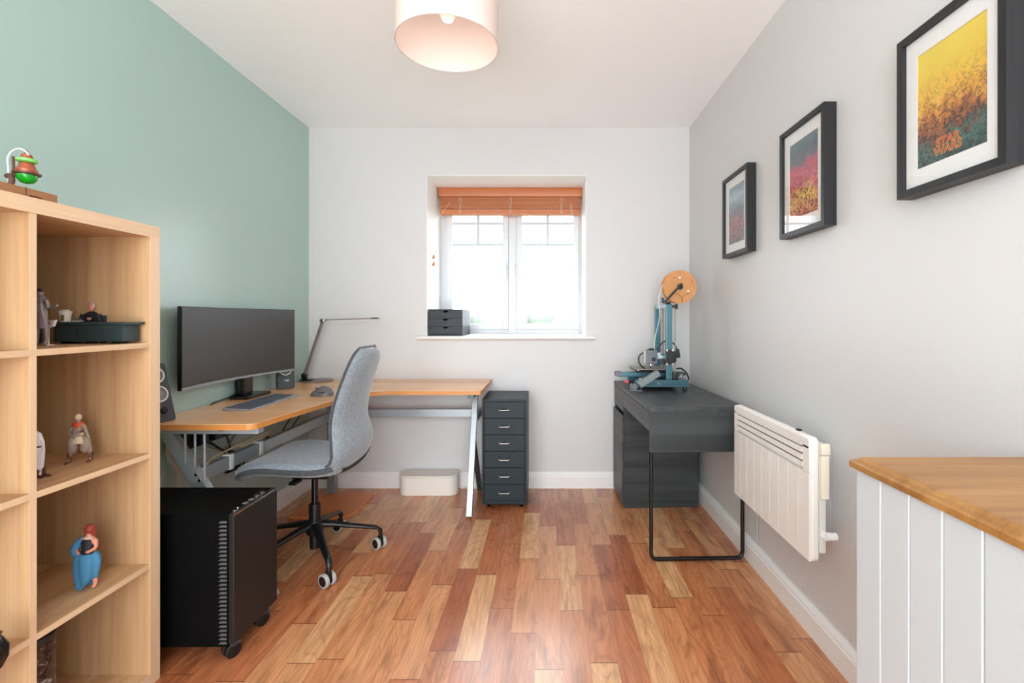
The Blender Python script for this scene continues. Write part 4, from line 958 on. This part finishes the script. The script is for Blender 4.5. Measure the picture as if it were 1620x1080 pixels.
A3 = art('blue_red_print', [(.0, (96, 84, 92)), (.2, (150, 90, 96)), (.35, (190, 104, 106)), (.5, (110, 110, 124)), (.65, (126, 150, 166)), (.8, (170, 196, 206)), (1., (112, 138, 156))], .5, 0, .15, 13, 9.)
picture(.983, 1.290, Z0, Z1, 'black framed print of yellow sky over dark sea, nearest the camera', A1, True)
picture(1.628, 1.938, Z0, Z1, 'black framed print in pink, yellow and slate grey, middle of three', A2)
picture(2.252, 2.568, Z0 + .001, Z1 - .003, 'black framed print in pale blue and faded red, nearest the window wall', A3)

# ------------------------------------------------------------------ panelled white unit with oak top, right foreground
un = thing('panelled_cabinet', 'white tongue and groove panelled cabinet body at the right', 'cabinet', (.8, .4, 0))
ux0, ux1, uy1, uy0, uz = .614, XR - .002, .938, -.42, .880
b = MB(); b.box(ux0 + .012, ux1, uy0, uy1 - .012, .0, uz); b.build('carcass', M['unit'], un, smooth=0)
y = uy1; i = 0
while y - .068 > uy0 + .01:
    b = MB(); b.prism([(ux0, y - .0668 + .0015), (ux0 + .003, y - .068 + .0008), (ux0 + .0115, y - .068 + .0008), (ux0 + .0115, y - .0008), (ux0 + .003, y - .0008), (ux0, y - .0030)], 0, uz); o = b.build('panel_board', M['unit'], un, smooth=0); y -= .068; i += 1
b = MB(); b.box(ux0 + .0005, ux1, uy1 - .0118, uy1, 0, uz); b.build('end_board', M['unit'], un, smooth=0)
zt = .9045; zb_ = uz + .0005
pf = [(.0, zb_), (-.008, zb_), (-.009, zb_ + .003), (-.009, zb_ + .011), (-.0065, zb_ + .0145), (-.002, zb_ + .016), (.003, zb_ + .0185), (.006, zb_ + .0225), (.011, zt)]
b = MB()
# moulded edge swept along two sides with a mitre
ring = []
for d, z in pf:
    ring.append([(ux0 + d, uy0, z), (ux0 + d, uy1 - d, z), (ux1, uy1 - d, z), (ux1, uy0, z)])
vs = [[b.bm.verts.new(p) for p in r_] for r_ in ring]
for a, c in zip(vs, vs[1:]):
    for k in range(3): b.bm.faces.new((a[k], a[k + 1], c[k + 1], c[k]))
b.bm.faces.new(vs[-1]); b.bm.faces.new(vs[0][::-1]); b.bm.faces.new([r_[0] for r_ in vs] + [vs[-1][3], vs[0][3]]); b.bm.faces.new([r_[2] for r_ in vs] + [vs[-1][3], vs[0][3]])
b.build('worktop', M['worktop'], un, smooth=30)

# ------------------------------------------------------------------ things on the oak shelf (plain stand-ins)
g = 'figurines on the oak shelf'
ZS1, ZS2, ZS3, ZS4 = SZ[3], SZ[2], SZ[1], SZ[0]
def figure(name, label, loc, h, joints, edges, radii, m, rz=0, extra=None):
    """small statuette: one skinned body; joints in units of its height"""
    t_ = thing(name, label, 'figurine', loc, rz, group=g, local=True)
    me = bpy.data.meshes.new('body'); me.from_pydata([tuple(c * h for c in j) for j in joints], edges, []); me.materials.append(m)
    o = bpy.data.objects.new('body', me); COL.objects.link(o); o.parent = t_
    md_ = o.modifiers.new('skin', 'SKIN'); md_.use_smooth_shade = True
    for v, r_ in zip(me.skin_vertices[0].data, radii): v.radius = (r_ * h, r_ * h)
    me.skin_vertices[0].data[0].use_root = True
    s_ = o.modifiers.new('sub', 'SUBSURF'); s_.levels = 1; s_.render_levels = 2
    ORG[o.name] = Vector((0, 0, 0)); return t_
def human(arm_l, arm_r, leg_l, leg_r):
    J = [(0, 0, .52), (0, 0, .66), (0, 0, .78), (0, 0, .84), (0, 0, .93)]
    E = [(0, 1), (1, 2), (2, 3), (3, 4)]; Rr = [.075, .07, .075, .03, .055]
    for pts, root, rr in ((arm_l, 2, (.035, .028, .022, .024)), (arm_r, 2, (.035, .028, .022, .024)), (leg_l, 0, (.055, .042, .03, .03)), (leg_r, 0, (.055, .042, .03, .03))):
        pv = root
        for p, r_ in zip(pts, rr): J.append(p); Rr.append(r_); E.append((pv, len(J) - 1)); pv = len(J) - 1
    return J, E, Rr
def foot(x, y): return [(x * .7, y * .7, .47), (x, y, .27), (x * 1.1, y * 1.1, .07), (x * 1.1, y * 1.1 - .05, .035)]

# mini office desk in the top cell
y_ = 1.442; x0, x1 = at(84, 520, y_).x, at(195, 520, y_).x
mdk = thing('miniature_desk', 'miniature dark green office desk in the top shelf cell', 'miniature desk', ((x0 + x1) / 2, 1.47, ZS1))
zz = ZS1 + .058
b = MB(); b.rbox(x0 - .008, x1 + .010, y_ - .006, 1.508, zz, zz + .008, .001); b.build('desk_top', mat('dark_green_toy', (40, 54, 54), .5), mdk)
wd = (x1 - x0) / 3
for i in range(3):
    b = MB(); b.rbox(x0 + i * wd + .001, x0 + (i + 1) * wd - .001, y_ + (.001 if i == 1 else 0), 1.50 if i != 1 else y_ + .012, ZS1 + .007, zz - .0005, .001); b.build('desk_panel', mat('dark_green_toy', (40, 54, 54), .5), mdk, smooth=20)
b = MB(); b.box(x0 + .012, x0 + .022, y_ + .01, 1.49, ZS1, ZS1 + .0065); b.box(x1 - .045, x1 - .03, y_ + .01, 1.49, ZS1, ZS1 + .0065); b.build('desk_foot', M['black'], mdk, smooth=0)
# plain seated figurine (bust) behind the desk
sf = thing('seated_figurine', 'small figurine in a dark suit seated behind the miniature desk', 'figurine', (at(145, 500, 1.475).x, 1.509, ZS1), group=g)
q0 = at(147, 500, 1.509); z_ = ZS1
b = MB(); b.lathe([(0, z_ + .001), (.018, z_ + .001), (.02, z_ + .045), (.026, z_ + .07), (.024, z_ + .090), (.010, z_ + .098), (0, z_ + .099)], (q0.x, 1.509 - .004, 0), 20, sx=1.1, sy=.25)
for s_ in (-1, 1): b.tube([(q0.x + s_ * .024, 1.503, z_ + .088), (q0.x + s_ * .031, 1.500, z_ + .070), (q0.x + s_ * .008, 1.499, z_ + .074)], [.008, .007, .005], 10)
b.build('suit', M['navy'], sf, smooth=60)
b = MB(); b.ball((q0.x, 1.503, z_ + .112), .0105, .9, .5, 1.15); b.ball((q0.x + .0, 1.497, z_ + .076), .006, 1.4, .45, .8); b.build('head_and_hands', M['skin'], sf, smooth=60)
b = MB(); b.ball((q0.x, 1.5055, z_ + .116), .0115, .95, .5, 1.0); b.build('hair', M['hair'], sf, smooth=60)
b = MB(); bx_ = at(160, 500, 1.50).x; b.rbox(bx_ - .012, bx_ + .006, 1.5085, 1.5135, z_, z_ + .087, .001); b.build('chair_back', M['dgrey'], sf)
# bucket and papers standing on the miniature desk
dz = zz + .0082; p = at(103, 500, 1.47)
bk = thing('miniature_bucket', 'tiny white lidded bucket on the miniature desk', 'bucket', (p.x, 1.47, dz))
b = MB(); b.lathe([(0, 0), (.0125, 0), (.0155, .030), (0, .030)], (p.x, 1.47, dz), 24); bo = b.build('bucket_body', M['cream'], bk)
b = MB(); b.lathe([(.017, .030), (.0175, .0335), (.011, .0345), (.010, .038), (0, .038)], (p.x, 1.47, dz), 24); b.build('lid', M['cream'], bk)
b = MB(); b.rbox(p.x + .0015, p.x + .010, 1.4545, 1.4575, dz + .004, dz + .022, .0008); b.build('label_patch', mat('olive_patch', (132, 108, 50), .6), bk)
pp = at(118, 503, 1.46); b = MB(); b.box(pp.x - .016, pp.x + .002, 1.452, 1.472, dz + .0002, dz + .002); b.box(pp.x - .004, pp.x + .015, 1.455, 1.475, dz + .0022, dz + .004); tag(b.build('paper_stack', M['cream'], smooth=0), 'tiny cream papers lying on the miniature desk', 'papers')
pp = at(124, 500, 1.49); b = MB(); b.rbox(pp.x - .007, pp.x + .007, 1.484, 1.494, dz + .0002, dz + .011, .001); tag(b.build('miniature_box', M['mgrey']), 'tiny grey box beside the papers on the miniature desk', 'box')
# dark box at the back of the top cell
b = MB(); b.rbox(-1.650, -1.606, 1.47, 1.51, ZS1 + .0005, ZS1 + .172, .002); tag(b.build('storage_box', mat('slate_card', (70, 76, 80), .5)), 'upright slate grey box at the back of the top shelf cell', 'box')

# silver grey standing figurine, mostly behind the divider
fx = at(64, 500, 1.33).x; hF = .165
J, E, Rr = human([(-.12, 0, .76), (-.15, 0, .62), (-.13, -.04, .52), (-.12, -.05, .48)], [(.11, .0, .76), (.14, -.01, .62), (.26, -.02, .66), (.32, -.02, .70)], foot(-.06, 0), foot(.07, .02))
fg = figure('standing_figurine', 'silver grey standing figurine with raised forearm, top cell beside the divider', (fx, 1.33, ZS1), hF, J, E, Rr, M['metalfig'])
b = MB(); b.lathe([(.10, .30), (.085, .52), (.075, .70), (.09, .80), (.05, .86), (0, .87)], (0, 0, 0), 18, mtx=Matrix.Diagonal((hF, hF * .8, hF, 1))); b.build('cape', mat('grey_cape', (122, 112, 116), .6), fg, world=False, smooth=60)
pp = at(80, 507, 1.36); b = MB(); b.prism([(-.018, 0), (.016, .004), (.010, -.014), (-.008, -.02)], -.004, .004, 'Y', mtx=Matrix.Translation((pp.x, 1.36, pp.z - .002))); b.tube([(pp.x - .006, 1.36, pp.z - .018), (pp.x - .006, 1.36, ZS1 + .001)], .0022, 8); b.lathe([(0, .0005), (.012, .0005), (.012, .003), (0, .003)], (pp.x - .006, 1.36, ZS1), 16); o = b.build('miniature_stand', M['whitep']); tag(o, 'tiny white winged stand in front of the miniature desk', 'ornament')
b = MB(); b.box(pp.x - .012, pp.x + .004, 1.3545, 1.3558, pp.z - .012, pp.z - .004); b.build('red_stripe', M['redp'], o, label='red stripe')

# taupe figurine in the second cell
fx = at(124, 700, 1.42).x; hF = .145
J, E, Rr = human([(-.13, 0, .75), (-.16, -.03, .62), (-.09, -.08, .58), (-.06, -.09, .60)], [(.13, 0, .75), (.19, -.03, .64), (.25, -.05, .55), (.27, -.05, .52)], foot(-.12, -.05), foot(.16, .08))
fg = figure('striding_figurine', 'taupe and sand figurine with orange collar in the second shelf cell', (fx, 1.42, ZS2), hF, J, E, Rr, M['taupe'])
for s_, yy in ((-.11, -.04), (.13, .06)):
    b = MB(); b.lathe([(.045, .20), (.085, .26), (.09, .38), (.065, .52), (0, .55)], (0, 0, 0), 16, mtx=Matrix.Translation((s_ * hF * .8, yy * hF * .8, 0)) @ Matrix.Diagonal((hF, hF, hF, 1))); b.build('trouser_leg', M['taupe'], fg, world=False, smooth=60)
b = MB(); b.lathe([(.13, .40), (.10, .50), (.085, .56), (.08, .62), (0, .63)], (0, 0, 0), 18, mtx=Matrix.Diagonal((hF * 1.1, hF * .75, hF, 1))); b.build('tunic_skirt', M['sand'], fg, world=False, smooth=60)
b = MB(); b.lathe([(.06, .70), (.10, .76), (.09, .81), (.045, .83), (0, .83)], (0, 0, 0), 16, mtx=Matrix.Diagonal((hF * 1.15, hF * .8, hF, 1))); b.build('collar', M['orange'], fg, world=False, smooth=60)
b = MB(); b.lathe([(.083, .60), (.09, .63), (.083, .66)], (0, 0, 0), 16, mtx=Matrix.Diagonal((hF, hF * .8, hF, 1))); b.build('belt', M['brown'], fg, world=False)
for x_, y__ in ((-.132, -.055), (.176, .088)):
    b = MB(); b.tube([(x_ * hF, y__ * hF, .20 * hF), (x_ * hF, y__ * hF, .06 * hF), (x_ * hF, (y__ - .04) * hF, .025 * hF), (x_ * hF + .004, (y__ - .12) * hF, .015 * hF)], [.038 * hF, .036 * hF, .03 * hF, .018 * hF], 10); b.build('boot', M['brown'], fg, world=False)
b = MB(); b.ball((0, 0, .935 * hF), .058 * hF, 1, 1, 1.15); b.build('head', M['sand'], fg, world=False)
# white figurine mostly behind the divider
fx = at(57, 700, 1.29).x; hF = .13
J, E, Rr = human([(-.12, 0, .76), (-.15, 0, .62), (-.13, -.04, .5), (-.12, -.05, .46)], [(.12, 0, .76), (.15, .0, .62), (.13, -.03, .5), (.12, -.03, .46)], foot(-.06, -.05), foot(.07, .02))
fg = figure('white_figurine', 'plain white figurine half hidden by the divider, second shelf cell', (fx, 1.29, ZS2), hF, J, E, Rr, M['whitefig'])
b = MB(); b.lathe([(.11, .16), (.125, .34), (.135, .55), (.125, .72), (.08, .9), (0, .97)], (0, 0, 0), 20, mtx=Matrix.Diagonal((hF * 1.1, hF * .9, hF, 1))); b.build('robe', M['whitefig'], fg, world=False, smooth=60)
b = MB(); b.lathe([(.128, .62), (.137, .64), (.128, .66)], (0, 0, 0), 20, mtx=Matrix.Diagonal((hF * 1.1, hF * .9, hF, 1))); b.build('belt', M['black'], fg, world=False)
for x_, y__ in ((.06, -.06), (.10, .05)):
    b = MB(); b.tube([(x_ * hF, y__ * hF, .18 * hF), (x_ * hF, y__ * hF, .06 * hF), ((x_ + .06) * hF, (y__ - .02) * hF, .03 * hF), ((x_ + .17) * hF, (y__ - .02) * hF, .02 * hF)], [.04 * hF, .04 * hF, .035 * hF, .022 * hF], 10); b.build('boot', M['brown'], fg, world=False)
# blue draped figurine in the third cell
fx = at(141, 880, 1.375).x; hF = .185
J, E, Rr = human([(-.12, 0, .76), (-.18, -.02, .64), (-.1, -.08, .60), (-.06, -.1, .60)], [(.10, 0, .76), (.13, -.02, .66), (.07, -.08, .62), (.03, -.09, .62)], foot(-.06, -.03), foot(.07, .02))
fg = figure('draped_figurine', 'figurine with red-brown hair wrapped in a full blue cloak, third shelf cell', (fx, 1.375, ZS3), hF, J, E, Rr, M['skin'])
b = MB(); nU = 28; prof = [(.02, .12), (.06, .145), (.14, .16), (.26, .175), (.40, .185), (.50, .175), (.56, .14), (.60, .09)]
rings = []
for z, r_ in prof:
    ring_ = []
    for k in range(nU):
        a = 2 * PI * k / nU; f_ = 1.06 + .15 * math.sin(5 * a + 2 * z) * (1 - z) + .07 * math.sin(9 * a + 6 * z)
        lo_ = max(0, .18 - z) * .9 * max(0, math.cos(a))
        ring_.append(b.bm.verts.new(((r_ * f_ * math.cos(a) * (.78 if z < .3 else .9) - .04 * (1 - z)) * hF * 1.1, r_ * f_ * math.sin(a) * hF * .7, (z + lo_) * hF)))
    rings.append(ring_)
for a_, c_ in zip(rings, rings[1:]):
    for k in range(nU): b.bm.faces.new((a_[k], a_[(k + 1) % nU], c_[(k + 1) % nU], c_[k]))
b.bm.faces.new(rings[-1]); b.build('cloak', M['bluec'], fg, world=False, smooth=60, sub=1)
b = MB(); b.tube([(-.05 * hF, .03 * hF, .80 * hF), (-.15 * hF, .0, .74 * hF), (-.21 * hF, -.02 * hF, .62 * hF), (-.14 * hF, -.05 * hF, .54 * hF)], [.05 * hF, .06 * hF, .065 * hF, .05 * hF], 12); b.build('cloak_sleeve', M['bluec'], fg, world=False, smooth=60)
b = MB(); b.lathe([(.09, .56), (.085, .66), (.09, .76), (.05, .80), (0, .80)], (0, 0, 0), 16, mtx=Matrix.Translation((.0, -.004, 0)) @ Matrix.Diagonal((hF, hF * .75, hF, 1))); b.build('bodice', M['navy'], fg, world=False, smooth=60)
b = MB(); b.lathe([(.05, .78), (.06, .80), (.045, .825)], (0, 0, 0), 16, mtx=Matrix.Diagonal((hF * 1.2, hF, hF, 1))); b.build('scarf', M['sand'], fg, world=False)
b = MB(); b.ball((0, .012 * hF, .935 * hF), .070 * hF, 1, .95, 1.15); b.ball((0, .03 * hF, .88 * hF), .065 * hF, 1.1, .7, 1.1); b.build('hair', M['redhair'], fg, world=False)
# dark patterned tin in the bottom cell, dark pot at the picture's left edge
def tin_mat():
    m = bpy.data.materials.new('marbled_dark_print'); m.use_nodes = True; k = NB(m); tc = k.n('TexCoord'); n = k.n('TexNoise'); n.inputs['Scale'].default_value = 38; n.inputs['Detail'].default_value = 3; n.inputs['Distortion'].default_value = 1.5
    k.l(tc.outputs['Object'], n.inputs['Vector']); k.l(k.ramp(n.outputs['Fac'], [(.4, (30, 24, 24)), (.5, (96, 66, 56)), (.56, (60, 56, 58)), (.66, (188, 184, 180))]), k.b.inputs['Base Color']); k.b.inputs['Roughness'].default_value = .35; return m
pp = at(60, 1010, 1.30); tn = thing('patterned_tin', 'tall dark marbled tin half hidden in the bottom shelf cell', 'tin', (pp.x, 1.30, ZS4))
b = MB(); b.lathe([(0, 0), (.034, 0), (.035, .004), (.035, .252), (.034, .256), (0, .256)], (pp.x, 1.30, ZS4), 28); b.build('tin_body', tin_mat(), tn)
b = MB(); b.lathe([(.0355, .2565), (.0355, .268), (.034, .270), (0, .270)], (pp.x, 1.30, ZS4), 28); b.build('lid', M['dgrey'], tn)
pp = at(-14, 960, 1.06); b = MB(); b.lathe([(0, 0), (.018, 0), (.027, .02), (.028, .045), (.018, .065), (.014, .07), (.017, .076), (0, .076)], (pp.x, 1.06, ZS3), 24); tag(b.build('black_pot', M['satin']), 'rounded black pot at the far left edge of the shelf', 'pot')

# wooden plinth with a copper and green glass vessel on top of the shelf
px0, px1, py0, py1 = -1.43, -1.272, .93, 1.235
pl = thing('display_plinth', 'rough brown wooden plinth lying on top of the oak shelf', 'plinth', (-1.35, 1.08, KH))
b = MB(); b.prism([(py0, KH), (1.00, KH), (1.01, KH + .006), (1.05, KH + .006), (1.06, KH), (1.165, KH), (1.17, KH + .005), (1.195, KH + .005), (1.20, KH), (py1, KH), (py1, KH + .022), (py0, KH + .022)], px0, px1, 'X'); b.build('plinth_board', M['plinth'], pl, bevel=.002)
b = MB(); b.box(px1 - .001, px1 + .0006, 1.158, 1.160, KH + .001, KH + .0222); b.build('board_joint', M['brown'], pl, smooth=0)
vx, vy = -1.32, 1.205; vz = KH + .022
vs_ = thing('green_glass_vessel', 'small copper and green glass vessel on a curved stand, on the plinth', 'vessel', (vx, vy, vz))
b = MB(); b.tube(spline([(vx - .012, vy - .03, vz), (vx - .010, vy - .025, vz + .022), (vx - .018, vy - .02, vz + .036), (vx - .035, vy - .01, vz + .040), (vx - .05, vy, vz + .042)], 6), [.008] * 0 or .006, 10); b.cyl((vx - .012, vy - .03, vz), (vx - .012, vy - .03, vz + .004), .011, 14); b.build('curved_stand', M['brown'], vs_)
b = MB(); b.tube([(vx - .018, vy - .02, vz + .036), (vx - .010, vy - .008, vz + .045)], .005, 8); b.tube([(vx - .022, vy - .01, vz + .045), (vx - .024, vy - .01, vz + .088)], .003, 8); b.lathe([(.014, 0), (.026, .003), (.027, .007), (.013, .010)], (vx, vy, vz + .042), 24); b.build('copper_band', M['brown'], vs_)
b = MB(); b.lathe([(0, -.019), (.012, -.016), (.019, -.007), (.020, .003), (0, .003)], (vx, vy, vz + .040), 24); b.build('glass_bulb', M['green'], vs_)
b = MB(); b.lathe([(.020, .0), (.021, .006), (.016, .014), (.014, .022), (.012, .024), (0, .024)], (vx, vy, vz + .050), 24); b.build('copper_body', M['copper'], vs_)
b = MB(); b.lathe([(.014, 0), (.020, .003), (.020, .009), (.013, .012), (0, .012)], (vx, vy, vz + .0745), 24); b.build('green_collar', M['lgreen'], vs_)
b = MB(); b.lathe([(.012, 0), (.010, .008), (.003, .013), (.002, .020), (0, .020)], (vx, vy, vz + .087), 20); b.build('copper_cap', M['copper'], vs_)
b = MB(); ps = [(vx - .036 , vy - .008, vz + .005), (vx - .038, vy - .008, vz + .055)] + [(vx - .012 + .028 * math.cos(R(a)), vy - .008, vz + .078 + .030 * math.sin(R(a))) for a in range(180, 10, -17)]
b.tube(spline(ps, 4), .0018, 8); b.build('clear_tube', M['whitep'], vs_, label='clear curved tube')
